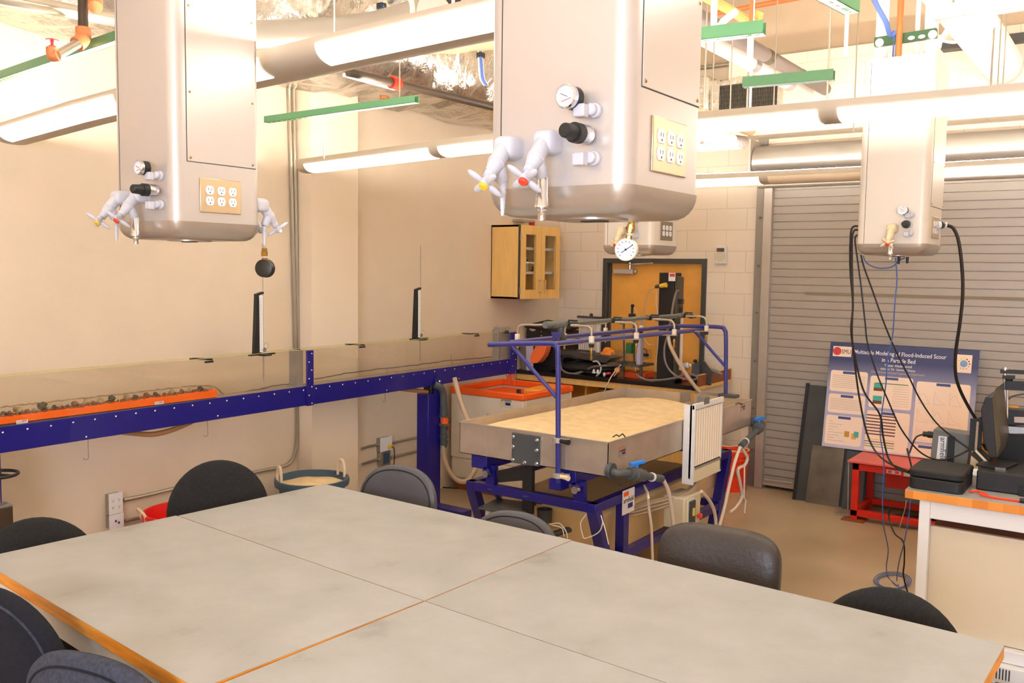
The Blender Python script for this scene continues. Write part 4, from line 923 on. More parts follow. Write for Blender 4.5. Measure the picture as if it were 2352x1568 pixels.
part('tube_socket', m_, 'slot', mn)
part('top_bracket', MB().box((-2.37, (my0 + my1) / 2 - .05, mz1 + .01), (.05, .09, .045)), 'grey_box', mn)
# tube bundle from the board
m_ = MB()
for i in range(9):
    o_ = Vector((.012 * (i % 3), 0, .012 * (i // 3)))
    m_.tube(smooth([Vector((-2.45, my0 + .35, mz0 - .02)) + o_, Vector((-2.42, my0 + .05, .58)) + o_, oX(1480, 1170, -2.6) + o_ * 2, oX(1420, 1178, -2.7) + o_, oX(1420, 1120, -2.9) + o_], 6), .007, 6)
part('tube_bundle', m_, 'hose_clear', mn)
# drain valves with blue handles
def valvepipe(label, pts, k, hpt):
    pts = [Vector(p) for p in pts]; t = thing('drain_valve', label, 'valve', pts[0], 'drain valves with blue handles')
    part('pipe', MB().tube(smooth(pts, 6), .022, 14).lathe(pts[0] + Vector((-.02, .0, 0)), pts[0] + Vector((.012, 0, 0)), [(0, .045), (1, .045)], 18), 'grey_pvc', t)
    a, b = pts[k], pts[k + 1]; part('union_nut', MB().lathe(a, b, [(0, .036), (.3, .036), (.32, .042), (.68, .042), (.7, .036), (1, .036)], 10), 'grey_pvc', t)
    c = a.lerp(b, .5); h = Vector(hpt)
    part('handle', MB().cyl(c, c + Vector((0, 0, .06)), .012).bar(c + Vector((-.02, -.04, .062)), c + Vector((.02, .05, .07)), .028, .02), 'blue_handle', t, bev=.004)
    e = pts[-1]; d = (pts[-1] - pts[-2]).normalized(); part('band', MB().lathe(e - d * .12, e - d * .105, [(0, .027), (1, .027)], 16), 'white_frame', t)
    return t
P1 = lambda x, y, X=-2.38: oX(x, y, X)
valvepipe('grey drain pipe with a blue handle at the near corner of the sand tray', [P1(1404, 1081, -2.415), P1(1418, 1087, -2.36), P1(1445, 1087, -2.33), P1(1478, 1092, -2.31), P1(1520, 1099, -2.29)], 2, P1(1465, 1075))
valvepipe('grey drain pipe with a blue handle at the far right corner of the sand tray', [P1(1733, 968, -2.415), P1(1748, 974, -2.36), P1(1738, 988, -2.33), P1(1722, 1004, -2.31), P1(1702, 1024, -2.29)], 1, P1(1725, 970))
for pts, lab in ((((1524, 1102), (1536, 1130), (1545, 1190), (1549, 1245)), 'pale hose hanging from the near drain valve of the sand tray'),
                 (((1488, 1135), (1490, 1165), (1496, 1210), (1499, 1290)), 'pale thin hose hanging in front of the side rail of the blue frame'),
                 (((1611, 1128), (1630, 1150), (1642, 1180), (1645, 1225)), 'pale hose curving down over the cream switch box'),
                 (((1700, 1026), (1688, 1060), (1676, 1110), (1665, 1160), (1650, 1215)), 'pale hose running down from the far drain valve'),
                 (((1702, 1026), (1716, 1050), (1710, 1068), (1695, 1078), (1700, 1110), (1704, 1140), (1690, 1165), (1676, 1176)), 'pale hose looping beside the orange bucket')):
    cable('drain_hose', ([Vector((-2.54, 5.02, .69))] if 'side rail' in lab else []) + [P1(x, y, -2.29) for x, y in pts], .008 if 'side rail' in lab else .0115, 'hose_white', lab, 'hose', n=10)
solo('bent_rod', MB().tube([P1(1710, 1068, -2.27), P1(1709, 1143, -2.27), P1(1713, 1148, -2.27), P1(1710, 1178, -2.27)], .005, 8), 'white_frame', 'thin bent white rod hanging in front of the orange bucket', 'rod')
# cream switch box
q0 = P1(1576, 1186, -2.44); q1 = P1(1634, 1140, -2.44)
sb = thing('switch_box', 'cream electrical switch box with a red button on the blue frame', 'switch box', (-2.46, (q0.y + q1.y) / 2, q0.z))
y0, y1, z0, z1 = 5.26, 5.52, .375, .585
part('enclosure', MB().bx(-2.52, -2.37, y0, y1, z0, z1), 'box_beige', sb, bev=.01)
part('switch_panel', MB().bx(-2.37, -2.362, y0 + .04, y0 + .14, z0 + .02, z1 - .02), 'white_frame', sb)
part('switch_body', MB().bx(-2.362, -2.345, y0 + .055, y0 + .125, z0 + .03, z1 - .03), 'dark_sheet', sb, bev=.003)
part('switch_toggle', MB().bx(-2.345, -2.338, y0 + .075, y0 + .1, .46, .51), 'lime', sb)
part('stop_button', MB().lathe((-2.37, y1 - .05, .43), (-2.34, y1 - .05, .43), [(0, .01), (.4, .01), (.42, .02), (1, .018)], 16), 'red', sb)
part('cable_glands', MB().cyl((-2.45, y0 + .08, z0), (-2.45, y0 + .08, z0 - .09), .016).cyl((-2.44, y0 + .16, z0), (-2.44, y0 + .16, z0 - .07), .014), 'black_plastic', sb)
# small grey platform and cup on the frame front
pf = thing('weir_platform', 'small dark grey platform with a round cup bracketed to the frame front', 'platform', (-2.93, 4.15, .55))
a = oZ(1098, 1165, .575); b = oZ(1197, 1182, .575); c = oZ(1232, 1155, .575); d = oZ(1142, 1143, .575)
part('platform_plate', MB().slab([a, b, c, d], (0, 0, -.012)), 'grey_pvc', pf, bev=.002)
for q in (a, b, c, d): r = q.lerp((a + b + c + d) / 4, .15); part('screw', MB().lathe(r, r + Vector((0, 0, .007)), [(0, .006), (1, .005)], 8), 'black_plastic', pf)
part('hanger', MB().bar((d.x + .04, d.y - .02, .575), (d.x + .06, FY0, .67), .035, .006).bar((c.x + .02, c.y, .575), (c.x + .06, FY0, .67), .035, .006), 'navy_tube', pf)
part('spacer', MB().cyl(a + Vector((.05, .04, -.012)), a + Vector((.05, .04, -.07)), .02), 'white_frame', pf)
part('lower_plate', MB().slab([a + Vector((.04, .02, -.085)), b + Vector((-.02, .02, -.085)), c + Vector((0, -.02, -.085)), d + Vector((.04, -.02, -.085))], (0, 0, -.01)), 'dark_sheet', pf)
cu = oZ(1251, 1168, .56)
part('cup', MB().lathe(cu + Vector((0, 0, -.085)), cu, [(0, .03), (.05, .045), (1, .048), (1, .04), (.3, .036)], 28, caps=False).lathe(cu + Vector((0, 0, -.085)), cu + Vector((0, 0, -.06)), [(0, .03), (1, .036)], 28), 'grey_pvc', pf)
part('cup_elbow', MB().tube(smooth([cu + Vector((0, 0, -.08)), cu + Vector((0, 0, -.14)), cu + Vector((.03, .02, -.165)), cu + Vector((.12, .08, -.13)), cu + Vector((.2, .2, -.1))]), .02, 12), 'grey_pvc', pf)
# white thin cables wound on the right frame leg
for k, (pts, lab) in enumerate(([[(1347, 1180), (1334, 1200), (1338, 1228), (1345, 1236), (1375, 1222), (1384, 1200), (1380, 1183), (1390, 1215), (1398, 1250)], 'thin white cable wound loosely round the right frame leg'], [[(1262, 1204), (1285, 1202), (1300, 1220), (1303, 1235)], 'thin white cable arching beside the grey cup'], [[(1268, 1206), (1290, 1212), (1296, 1232)], 'second thin white cable arching beside the grey cup'])):
    cable('thin_cable', [oY(x, y, 4.33) for x, y in pts], .0032, 'cable_white', lab, 'cable', n=6)
cable('floor_cable', [oZ(1015, 1119, .004), oZ(1060, 1121, .004), oZ(1085, 1117, .004), oZ(1120, 1128, .004), oZ(1175, 1139, .004)], .007, 'cable_black', 'black cable lying on the floor under the sand tray', 'cable')
# orange bucket
def bucket(name, label, c, r0, r1, h, m, sandm=None, cat='bucket'):
    c = Vector(c); t = thing(name, label, cat, c)
    part('wall', MB().lathe(c, c + Vector((0, 0, h)), [(0, r0), (.75, r0 + (r1 - r0) * .75), (.76, r1 * 1.04), (.79, r1 * 1.04), (.8, r1 * .98), (.86, r1 * .99), (.87, r1 * 1.05), (.9, r1 * 1.05), (.91, r1), (.96, r1), (.965, r1 * 1.06), (1, r1 * 1.06), (1, r1 * .97), (.5, r1 * .93)], 40, caps=False).lathe(c, c + Vector((0, 0, .01)), [(0, r0), (1, r0)], 40), m, t)
    return t
bc = bucket('bucket', 'bright orange plastic bucket standing between the sand tray and the shutter', (-3.12, 7.98, 0), .125, .148, .385, 'red_bucket')
part('bag_liner', MB().tube([Vector((-3.12 + .146 * math.cos(t), 7.98 + .146 * math.sin(t), .385 + .006 * math.sin(5 * t))) for t in [2 * PI * i / 40 for i in range(40)]], .006, 6, True).cyl((-3.12, 7.98, .33), (-3.12, 7.98, .345), .138, n=32), 'valve_cream', bc)
part('printed_label', MB().slab([(-3.12 + .137 * math.cos(t) , 7.98 + .137 * math.sin(t), .17) for t in (-1.5, -1.3)] + [(-3.12 + .14 * math.cos(t), 7.98 + .14 * math.sin(t), .21) for t in (-1.3, -1.5)], (.003, -.004, 0)).slab([(-3.12 + .137 * math.cos(t), 7.98 + .137 * math.sin(t), .15) for t in (-1.0, -.85)] + [(-3.12 + .14 * math.cos(t), 7.98 + .14 * math.sin(t), .2) for t in (-.85, -1.0)], (.003, -.004, 0)), 'brown_board', bc)

# ================================================================ TUBS, OUTLETS AND CONDUITS BY THE LEFT WALL
c = Vector((-4.83, 4.33, 0)); bt = thing('rope_tub', 'blue plastic tub of sand with two rope handles', 'tub', c)
th_ = .53
part('wall', MB().lathe(c, c + Vector((0, 0, th_)), [(0, .16), (.9, .235), (.91, .262), (.97, .266), (1, .262), (1, .245), (.9, .235), (.5, .2)], 48, caps=False).lathe(c, c + Vector((0, 0, .01)), [(0, .16), (1, .16)], 40), 'blue_tub', bt)
sg = MB()
for i in range(9):
    r = .238 * i / 8
    for j in range(40): t_ = 2 * PI * j / 40; sg.v.append(c + Vector((r * math.cos(t_), r * math.sin(t_), th_ - .03 - .018 * (i / 8) ** 2 + .003 * math.sin(7 * t_ + i))))
sg.f = [(i * 40 + j, i * 40 + (j + 1) % 40, (i + 1) * 40 + (j + 1) % 40, (i + 1) * 40 + j) for i in range(8) for j in range(40)]
sn = solo('sand', sg, 'sand', 'pale sand filling the blue rope handled tub', 'sand'); sn['kind'] = 'stuff'
for a_, s_ in ((R_(-115), 1), (R_(75), 1)):
    d = Vector((math.cos(a_), math.sin(a_), 0)); e = Vector((-d.y, d.x, 0)); b_ = c + d * .235 + Vector((0, 0, th_ - .02))
    part('rope_handle', MB().tube(smooth([b_ - e * .05, b_ - e * .048 + Vector((0, 0, .07)), b_ - e * .025 + Vector((0, 0, .115)), b_ + e * .025 + Vector((0, 0, .115)), b_ + e * .048 + Vector((0, 0, .07)), b_ + e * .05], 6), .0105, 8), 'rope', bt)
c = Vector((-4.88, 3.33, 0)); rt = thing('rope_tub', 'red plastic tub with a rope handle against the wall, behind the black chair', 'tub', c)
part('wall', MB().lathe(c, c + Vector((0, 0, .50)), [(0, .16), (.9, .225), (.91, .255), (.97, .26), (1, .255), (1, .24), (.9, .225), (.5, .2)], 48, caps=False).lathe(c, c + Vector((0, 0, .01)), [(0, .16), (1, .16)], 40), 'red_tub', rt)
d = Vector((math.cos(-1.9), math.sin(-1.9), 0)); e = Vector((-d.y, d.x, 0)); b_ = c + d * .25 + Vector((0, 0, .47))
part('rope_handle', MB().tube(smooth([b_ - e * .05, b_ - e * .045 + d * .02 + Vector((0, 0, .04)), b_ - e * .02 + d * .03 + Vector((0, 0, .07)), b_ + e * .03 + Vector((0, 0, .03)), b_ + e * .06 - Vector((0, 0, .04))], 6), .009, 8), 'rope', rt)
def wallbox(label, px0, py0, px1, py1, depth, plate, group=None):
    a = oX(px0, py0, XL + depth); b = oX(px1, py1, XL + depth)
    t = thing('outlet_box', label, 'outlet', (XL, (a.y + b.y) / 2, b.z), group)
    part('box', MB().bx(XL, XL + depth, a.y + .006, b.y - .006, b.z + .006, a.z - .006), 'conduit', t, bev=.003)
    part('cover_plate', MB().bx(XL + depth, XL + depth + .004, a.y, b.y, b.z, a.z), plate, t, bev=.001)
    return t, a, b
t, a, b = wallbox('white square four socket outlet on the left wall near the black chairs', 249, 1135, 282, 1176, .05, 'white_plastic')
x_ = XL + .0545; yc, zc = (a.y + b.y) / 2, (a.z + b.z) / 2
for dy in (-.02, .02):
    for dz in (-.022, .022): m_ = MB().bx(x_, x_ + .001, yc + dy - .006, yc + dy - .0045, zc + dz - .003, zc + dz + .006).bx(x_, x_ + .001, yc + dy + .0045, yc + dy + .006, zc + dz - .003, zc + dz + .006).cyl((x_, yc + dy, zc + dz - .009), (x_ + .001, yc + dy, zc + dz - .009), .0025, n=8); part('socket_slots', m_, 'slot', t)
t, a, b = wallbox('small white data outlet with blue jacks just below the square wall outlet', 250, 1184, 284, 1209, .05, 'white_plastic')
yc, zc = (a.y + b.y) / 2, (a.z + b.z) / 2
part('data_jack', MB().bx(x_, x_ + .003, yc - .012, yc, zc - .004, zc + .01).bx(x_, x_ + .003, yc + .008, yc + .02, zc - .018, zc - .004), 'ink_blue', t)
t, a, b = wallbox('white covered outlet box with a yellow plug on the recessed left wall', 873, 1006, 900, 1034, .05, 'white_plastic')
q = oX(896, 1025, XL + .07); part('yellow_plug', MB().bx(XL + .054, XL + .09, q.y - .016, q.y + .016, q.z - .014, q.z + .014), 'lime', t, bev=.004).data.materials[0] = M['yellow']
part('plug_cord', MB().tube(smooth([q + Vector((.02, 0, 0)), oX(905, 1030, XL + .1), oX(906, 1050, XL + .1), oX(904, 1072, XL + .09)]), .004, 6), 'cable_black', t)
t, a, b = wallbox('bare metal outlet box below the yellow plug on the left wall', 874, 1038, 896, 1067, .05, 'conduit')
part('device_face', MB().bx(XL + .054, XL + .056, a.y + .03, b.y - .012, b.z + .02, a.z - .015), 'blue_tub', t)
def conduit(label, pts, r=.0115, X=XL + .022, m='conduit'):
    return cable('conduit', [oX(x, y, X) for x, y in pts], r, m, label, 'conduit', 'metal conduits on the left wall')
conduit('bent conduit running from the square outlet behind the black chair to the vertical pair', [(284, 1148), (340, 1136), (404, 1121), (520, 1098), (600, 1081), (645, 1072), (668, 1060), (680, 1030), (683, 960), (676, 700), (669, 400), (662, 150)], .0135)
conduit('straight vertical conduit beside the pilaster', [(692, 1090), (694, 1000), (690, 900), (684, 700), (678, 400), (673, 150)], .0135, XL + .03)
conduit('short conduit running from the small data outlet to the red tub', [(287, 1196), (310, 1191), (345, 1184)])
conduit('upper short conduit left of the yellow plug outlet', [(832, 1029), (850, 1024), (873, 1020)])
conduit('lower short conduit left of the bare metal box', [(832, 1065), (850, 1060), (874, 1053)])
conduit('upper conduit right of the yellow plug outlet', [(900, 1017), (940, 1008), (986, 1000)])
conduit('lower conduit right of the bare metal box', [(897, 1050), (940, 1040), (986, 1028)])
conduit('conduit along the wall base from the blue tub to the left', [(600, 1118), (560, 1126), (520, 1134)])
# ================================================================ WALL CABINET
KX = -4.93; ka = oX(1195, 517, KX); kb = oX(1287, 523, KX)
y0, y1, z0, z1 = ka.y, kb.y, 1.752, 2.462
kc = thing('wall_cabinet', 'maple wall cabinet with two glazed doors on the left wall corner', 'cabinet', (XL, (y0 + y1) / 2, z0))
part('carcass', MB().bx(XL, KX - .02, y0, y0 + .02, z0, z1).bx(XL, KX - .02, y1 - .02, y1, z0, z1).bx(XL, KX - .02, y0, y1, z0, z0 + .02).bx(XL, KX - .02, y0, y1, z1 - .02, z1).bx(XL, XL + .01, y0, y1, z0, z1), 'maple', kc, bev=.001)
part('corner_post', MB().bx(KX - .02, KX - .002, y0, y0 + .012, z0, z1), 'slot', kc)
for z in (z0 + .24, z0 + .475): part('shelf', MB().bx(XL + .01, KX - .05, y0 + .02, y1 - .02, z, z + .025), 'white_frame', kc)
ym = oX(1243, 600, KX).y
for i, (a, b) in enumerate(((y0 + .016, ym - .0015), (ym + .0015, y1))):
    w0, w1 = a + (b - a) * (.25, .20)[i], a + (b - a) * (.72, .76)[i]; g0, g1 = z0 + .09, z1 - .09
    dr = part('door', MB().bx(KX - .02, KX, a, w0, z0, z1).bx(KX - .02, KX, w1, b, z0, z1).bx(KX - .02, KX, w0, w1, z0, g0).bx(KX - .02, KX, w0, w1, g1, z1), 'maple', kc)
    part('glass', MB().bx(KX - .012, KX - .008, w0, w1, g0, g1), 'glass', dr, flat=True)
    part('glazing_bead', MB().bx(KX - .003, KX + .0015, w0 - .006, w0, g0 - .006, g1 + .006).bx(KX - .003, KX + .0015, w1, w1 + .006, g0 - .006, g1 + .006).bx(KX - .003, KX + .0015, w0, w1, g0 - .006, g0).bx(KX - .003, KX + .0015, w0, w1, g1, g1 + .006), 'oak', dr)
    hy = b - .03 if i == 0 else a + .045
    part('handle', MB().tube(smooth([(KX, hy, z0 + .06), (KX + .022, hy, z0 + .062), (KX + .028, hy, z0 + .075), (KX + .028, hy, z0 + .165), (KX + .022, hy, z0 + .178), (KX, hy, z0 + .18)], 4), .0045, 8), 'plate', dr)
    for z in (z0 + .08, z1 - .12):
        hy = a - .012 if i == 0 else b; part('hinge', MB().bx(KX - .03, KX + .005, hy, hy + .014, z - .03, z + .035).cyl((KX + .004, hy + .007, z - .03), (KX + .004, hy + .007, z + .035), .005), 'steel_dull', dr)
bx_ = thing('storage_box', 'small white box with clip corners on the cabinet shelf', 'box', (XL + .14, y0 + .22, z0 + .265))
part('body', MB().bx(XL + .06, XL + .22, y0 + .13, y0 + .33, z0 + .266, z0 + .40), 'white_frame', bx_, bev=.01)
part('clip', MB().bx(XL + .218, XL + .224, y0 + .15, y0 + .165, z0 + .37, z0 + .395).bx(XL + .218, XL + .224, y0 + .29, y0 + .31, z0 + .365, z0 + .39), 'grille', bx_)
solo('small_tool', MB().slab([(XL + .15, ym + .1, z0 + .266), (XL + .15, ym + .23, z0 + .266), (XL + .15, ym + .23, z0 + .28), (XL + .15, ym + .13, z0 + .32)], (.03, 0, 0)), 'dark_sheet', 'small dark grey wedge shaped tool in the right half of the wall cabinet', 'tool')
q = oX(1213, 508, XL + .12); r = oX(1223, 515, XL + .12)
at = thing('wall_alarm', 'grey and red bracket sticking up behind the wall cabinet', 'bracket', (XL + .06, q.y, q.z))
part('plate', MB().bx(XL, XL + .12, q.y - .10, q.y + .1, q.z - .008, q.z + .016), 'conduit', at)
part('red_end', MB().bx(XL + .06, XL + .12, q.y + .1, q.y + .125, z1, q.z + .01), 'logo_red', at)

# ================================================================ BACK BENCH
BZ = 1.015; BY0, BY1 = 7.46, 8.2; BX0, BX1 = XL + .01, -3.27
bn = thing('lab_bench', 'black topped oak laboratory bench in front of the wooden door', 'bench', (-4.2, 7.8, 0))
part('bench_top', MB().bx(BX0, BX1, BY0, BY1, BZ - .04, BZ), 'epoxy', bn, bev=.003)
part('apron', MB().bx(BX0, BX1 - .46, BY0 + .02, BY0 + .04, BZ - .10, BZ - .04), 'maple', bn)
part('front_panel', MB().bx(BX0, BX1 - .5, BY0 + .3, BY0 + .32, .05, BZ - .10), 'oak_dark', bn)
part('knee_recess', MB().bx(oY(1345, 890, BY0 + .29).x, oY(1463, 905, BY0 + .29).x, BY0 + .28, BY0 + .30, BZ - .16, BZ - .11), 'slot', bn)
part('drawer_unit', MB().bx(BX1 - .46, BX1 - .03, BY0 + .015, BY1 - .05, .08, BZ - .04), 'maple', bn, bev=.002)
part('end_panel', MB().bx(BX1 - .03, BX1 - .015, BY0 + .05, BY1 - .05, 0, BZ - .04), 'tank_white', bn)
for x in (BX0 + .02, BX0 + .8): part('side_panel', MB().bx(x, x + .02, BY0 + .04, BY1, 0, BZ - .10), 'oak_dark', bn)
part('side_curb', MB().bx(BX1 - .002, BX1 + .022, BY0 - .01, BY1, BZ + .0, BZ + .10), 'brown_board', bn)
part('curb_edge', MB().bx(BX1 - .002, BX1 + .024, BY0 - .012, BY1, BZ - .03, BZ + .0).bx(BX1 - .002, BX1 + .024, BY1 - .012, BY1 + .004, BZ, BZ + .10).bx(BX1 - .002, BX1 + .024, BY0 - .01, BY1, BZ + .10, BZ + .104), 'maple', bn)
part('curb_end', MB().bx(BX1 - .05, BX1 + .0, BY0 - .012, BY0, BZ - .04, BZ + .10), 'epoxy', bn)
Q = lambda x, y, Y=7.7: oY(x, y, Y)
def base(v, z=BZ): v = Vector(v); v.z = z; return v
# black carrying case at the wall
a = Q(1200, 772, 7.60); b = Q(1286, 742, 7.60)
cs = thing('flight_case', 'black equipment case with a sloped lid on the bench under the wall cabinet', 'case', ((a.x + b.x) / 2, 7.9, BZ))
a.x = max(a.x, XL + .03)
part('case_body', MB().slab([(a.x, 7.60, BZ), (b.x, 7.60, BZ + .01), (b.x, 7.60, 1.415), (a.x, 7.60, 1.44)], (0, .4, 0)), 'black_plastic', cs, bev=.01)
part('lid', MB().slab([(a.x - .01, 7.585, 1.44), (b.x + .01, 7.585, 1.40), (b.x + .01, 8.03, 1.44), (a.x - .015, 8.03, 1.48)], (0, 0, .025)), 'black_rubber', cs, bev=.005)
q = Q(1223, 755, 7.595); part('oval_plate', MB().ell((q.x, 7.598, q.z), (.04, .004, .024)), 'ink_grey', cs)
m_ = MB()
for x, y in ((1208, 757), (1243, 761), (1208, 771), (1243, 771)): q = Q(x, y, 7.595); m_.ell((q.x, 7.597, q.z), (.007, .004, .007), nu=8, nv=6)
part('rivet', m_, 'screw', cs)
# grey stand, orange curved pipe
a = Q(1186, 838, 7.62); st = thing('apparatus_stand', 'pale grey angled stand beside the orange curved duct', 'stand', (Q(1205, 830, 7.62).x, 7.62, BZ))
part('panel', MB().slab([Q(1190, 795, 7.5), Q(1222, 795, 7.5), base(Q(1215, 836, 7.5)), base(Q(1200, 836, 7.5))], (0, .02, 0)), 'grey_box', st)
part('front_panel', MB().slab([Q(1208, 795, 7.48), Q(1224, 795, 7.48), base(Q(1224, 836, 7.48)), base(Q(1209, 836, 7.48))], (0, .01, 0)), 'poster_pale', st)
part('knob', MB().ell(Q(1193, 800, 7.485), (.008, .01, .008)), 'black_plastic', st)
od = [(1254, 795), (1252, 806), (1247, 818), (1240, 828), (1233, 834), (1218, 834), (1218, 818), (1222, 808), (1228, 798), (1229, 795)]
solo('curved_duct', MB().slab([Q(x, y, 7.47) for x, y in od], (0, .10, 0)), 'orange', 'orange curved duct piece standing on the black bench', 'duct', bev=.006).data.materials[0] = mat('orange_duct', (250, 120, 66), .4)
solo('bottle', MB().lathe(base(Q(1274, 815, 7.85)), base(Q(1274, 815, 7.85)) + Vector((0, 0, .3)), [(0, .04), (.7, .04), (.85, .018), (1, .018)], 20), 'pale_blue', 'pale blue bottle standing behind the blue post of the sprinkler frame', 'bottle')
ru = thing('upright_rule', 'thin pale upright rod in front of a dark panel on the bench', 'rod', base(Q(1262, 835, 7.7)))
part('rod', MB().cyl(base(Q(1262, 835, 7.68)), Q(1262, 772, 7.68), .007), 'steel_dull', ru)
part('foot', MB().bx(Q(1240, 835, 7.68).x, Q(1275, 835, 7.68).x, 7.62, 7.74, BZ, BZ + .012), 'grille', ru)
part('dark_panel', MB().slab([Q(1250, 790, 7.74), Q(1266, 784, 7.74), base(Q(1266, 836, 7.74), BZ + .01), base(Q(1250, 836, 7.74), BZ + .01)], (0, .02, 0)), 'epoxy', ru)
# white tube rack against the door frame
rk = thing('tube_rack', 'tall white rack of vertical tubes standing on the bench before the door frame', 'rack', base(Q(1350, 830, 7.8)))
a = Q(1330, 728, 7.8); b = Q(1368, 812, 7.8)
part('back_plate', MB().bx(a.x, b.x + .04, 7.8, 7.815, BZ, a.z), 'white_frame', rk)
for i in range(9): x = a.x + .02 + (b.x - a.x) * i / 8.5; part('tube', MB().cyl((x, 7.79, BZ + .12), (x, 7.79, a.z - .02), .0085, n=8), 'hose_white', rk)
part('top_bar', MB().bar(Q(1327, 727, 7.78), Q(1382, 730, 7.78), .03, .022).lathe(Q(1358, 727, 7.78), Q(1358, 719, 7.78), [(0, .012), (.4, .018), (.7, .018), (1, .006)]), 'dark_sheet', rk)
part('connector_bar', MB().bar(Q(1325, 805, 7.77), Q(1366, 809, 7.77), .02, .03), 'grille', rk)
# slanted black tray over a heap of hoses
sl_ = [Q(1286, 803, 7.62), Q(1287, 816, 7.62), Q(1390, 834, 7.6), Q(1404, 823, 7.6), Q(1395, 818, 7.6)]
solo('slanted_panel', MB().slab(sl_, (0, .25, 0)), 'dark_sheet', 'dark grey panel lying slanted on top of the heap of black hoses', 'panel', bev=.003)
def pile(name, label, px, r, m, Y, seed, zoff=0, cat='hose', n=8):
    return cable(name, [Q(x, y, Y + .03 * math.sin(i * 1.7 + seed)) for i, (x, y) in enumerate(px)], r, m, label, cat, 'hoses heaped on the black bench', n=n)
pile('hose', 'dark hose snaking along the left end of the black bench', [(1190, 846), (1215, 843), (1245, 838), (1275, 840), (1300, 836), (1330, 826), (1300, 818), (1290, 832), (1310, 848), (1345, 855)], .016, 'black_rubber', 7.62, 0)
pile('hose', 'grey hose curving in a wide arc in front of the black hose heap', [(1286, 832), (1290, 848), (1305, 857), (1322, 858), (1345, 850), (1365, 842), (1395, 839), (1422, 838), (1432, 832)], .0125, 'grey_pipe', 7.55, 1)
pile('hose', 'black hose looped under the slanted panel', [(1300, 845), (1320, 830), (1350, 824), (1380, 830), (1400, 840), (1380, 850), (1350, 848), (1325, 842)], .016, 'black_rubber', 7.68, 2)
pile('hose', 'second black hose looped behind the slanted panel', [(1290, 838), (1315, 820), (1345, 822), (1375, 836), (1410, 838), (1430, 842)], .015, 'black_rubber', 7.76, 3)
pile('hose', 'short dark hose end at the middle of the bench', [(1330, 850), (1360, 856), (1395, 856), (1430, 850)], .014, 'cable_black', 7.6, 4)
pile('hose', 'thin pale green tube arching down over the bench edge', [(1362, 830), (1372, 830), (1380, 842), (1378, 855), (1370, 863)], .008, 'valve', 7.5, 5)
pile('hose', 'white thin tube running over the bench front into the tray', [(1426, 838), (1415, 850), (1402, 868), (1393, 888), (1388, 900)], .006, 'hose_white', 7.43, 6)
pile('hose', 'white thin tube end on the bench beside the red handled tool', [(1424, 840), (1420, 850), (1410, 864)], .004, 'white_frame', 7.48, 7)
solo('hose_heap', MB().ell((Q(1345, 845, 7.72).x, 7.75, BZ + .05), (.34, .2, .075), nu=30, nv=12), 'black_rubber', 'heap of black rubber sheet and hose under the slanted panel', 'hose heap', bev=0)
for i, (x, y) in enumerate(((1364, 852), (1373, 853))): solo('white_fitting', MB().ell(Q(x, y, 7.47), (.014, .012, .02)).ell(Q(x, y + 3, 7.47), (.02, .012, .012)), 'white_frame', 'small white plastic T fitting lying on the bench, %s of two' % ('left', 'right')[i], 'fitting')
tl = thing('hand_tool', 'small red handled tool with a white cap at the bench front edge', 'tool', base(Q(1395, 862, 7.5)))
part('grip', MB().cyl(Q(1392, 858, 7.5), Q(1402, 857, 7.5), .012), 'logo_red', tl)
part('cap', MB().ell(Q(1388, 860, 7.49), (.014, .014, .02)), 'white_frame', tl)
solo('crumpled_bag', (lambda mb: [mb.ell(Q(1382 + 22 * random.random(), 808 + 18 * random.random(), 7.72 + .1 * random.random()), (random.uniform(.03, .055),) * 3, nu=8, nv=6) for _ in range(9)] and mb)(MB()), 'orange_light', 'crumpled orange cloth behind the slanted panel', 'cloth', flat=True).data.materials[0] = mat('orange_cloth', (240, 140, 50), .7)
# clear tank apparatus with green box
ap = thing('test_rig', 'upright test rig with grey rods, a green box and a clear acrylic tank', 'test rig', base(Q(1460, 845, 7.6)))
for x in (1433, 1456, 1462): part('upright_rod', MB().cyl(base(Q(x, 850, 7.6), BZ + .12), Q(x, 731, 7.6), .009 if x != 1462 else .005), 'grey_pvc' if x != 1462 else 'steel_dull', ap)
part('clear_tank', MB().slab([Q(1404, 808, 7.66), Q(1480, 803, 7.66), Q(1480, 826, 7.66), Q(1402, 830, 7.66)], (0, .16, 0)), 'acrylic', ap, flat=True)
part('side_plate', MB().bx(Q(1468, 780, 7.6).x, Q(1476, 780, 7.6).x, 7.56, 7.62, BZ + .13, Q(1470, 768, 7.6).z), 'poster_pale', ap)
part('green_box', MB().bx(Q(1443, 788, 7.57).x, Q(1456, 788, 7.57).x, 7.52, 7.59, Q(1450, 811, 7.57).z, Q(1450, 787, 7.57).z), 'green_board', ap, bev=.004)
part('deck_plate', MB().bx(Q(1405, 830, 7.6).x, Q(1480, 830, 7.6).x, 7.5, 7.8, BZ + .12, BZ + .14), 'stone_dark', ap)
for x in (1433, 1474): part('leg', MB().bx(Q(x, 840, 7.55).x - .012, Q(x, 840, 7.55).x + .012, 7.52, 7.545, BZ, BZ + .12), 'grille', ap)
part('black_valve', MB().tube(smooth([Q(1452, 728, 7.58), Q(1452, 712, 7.58), Q(1453, 702, 7.58)]), .012).box(Q(1452, 724, 7.58), (.05, .05, .03)).ell(Q(1453, 702, 7.58), (.018, .018, .018)), 'black_plastic', ap)
part('thin_tube', MB().tube(smooth([Q(1455, 703, 7.58), Q(1462, 716, 7.58), Q(1470, 727, 7.58)]), .003, 6), 'hose_white', ap)
part('motor', MB().lathe(Q(1460, 841, 7.55), Q(1460, 852, 7.55), [(0, .04), (.3, .04), (.3, .01), (1, .01)], 14), 'steel_dull', ap)
part('hand_knob', MB().cyl(Q(1432, 836, 7.52), Q(1432, 836, 7.5), .03), 'black_rubber', ap)
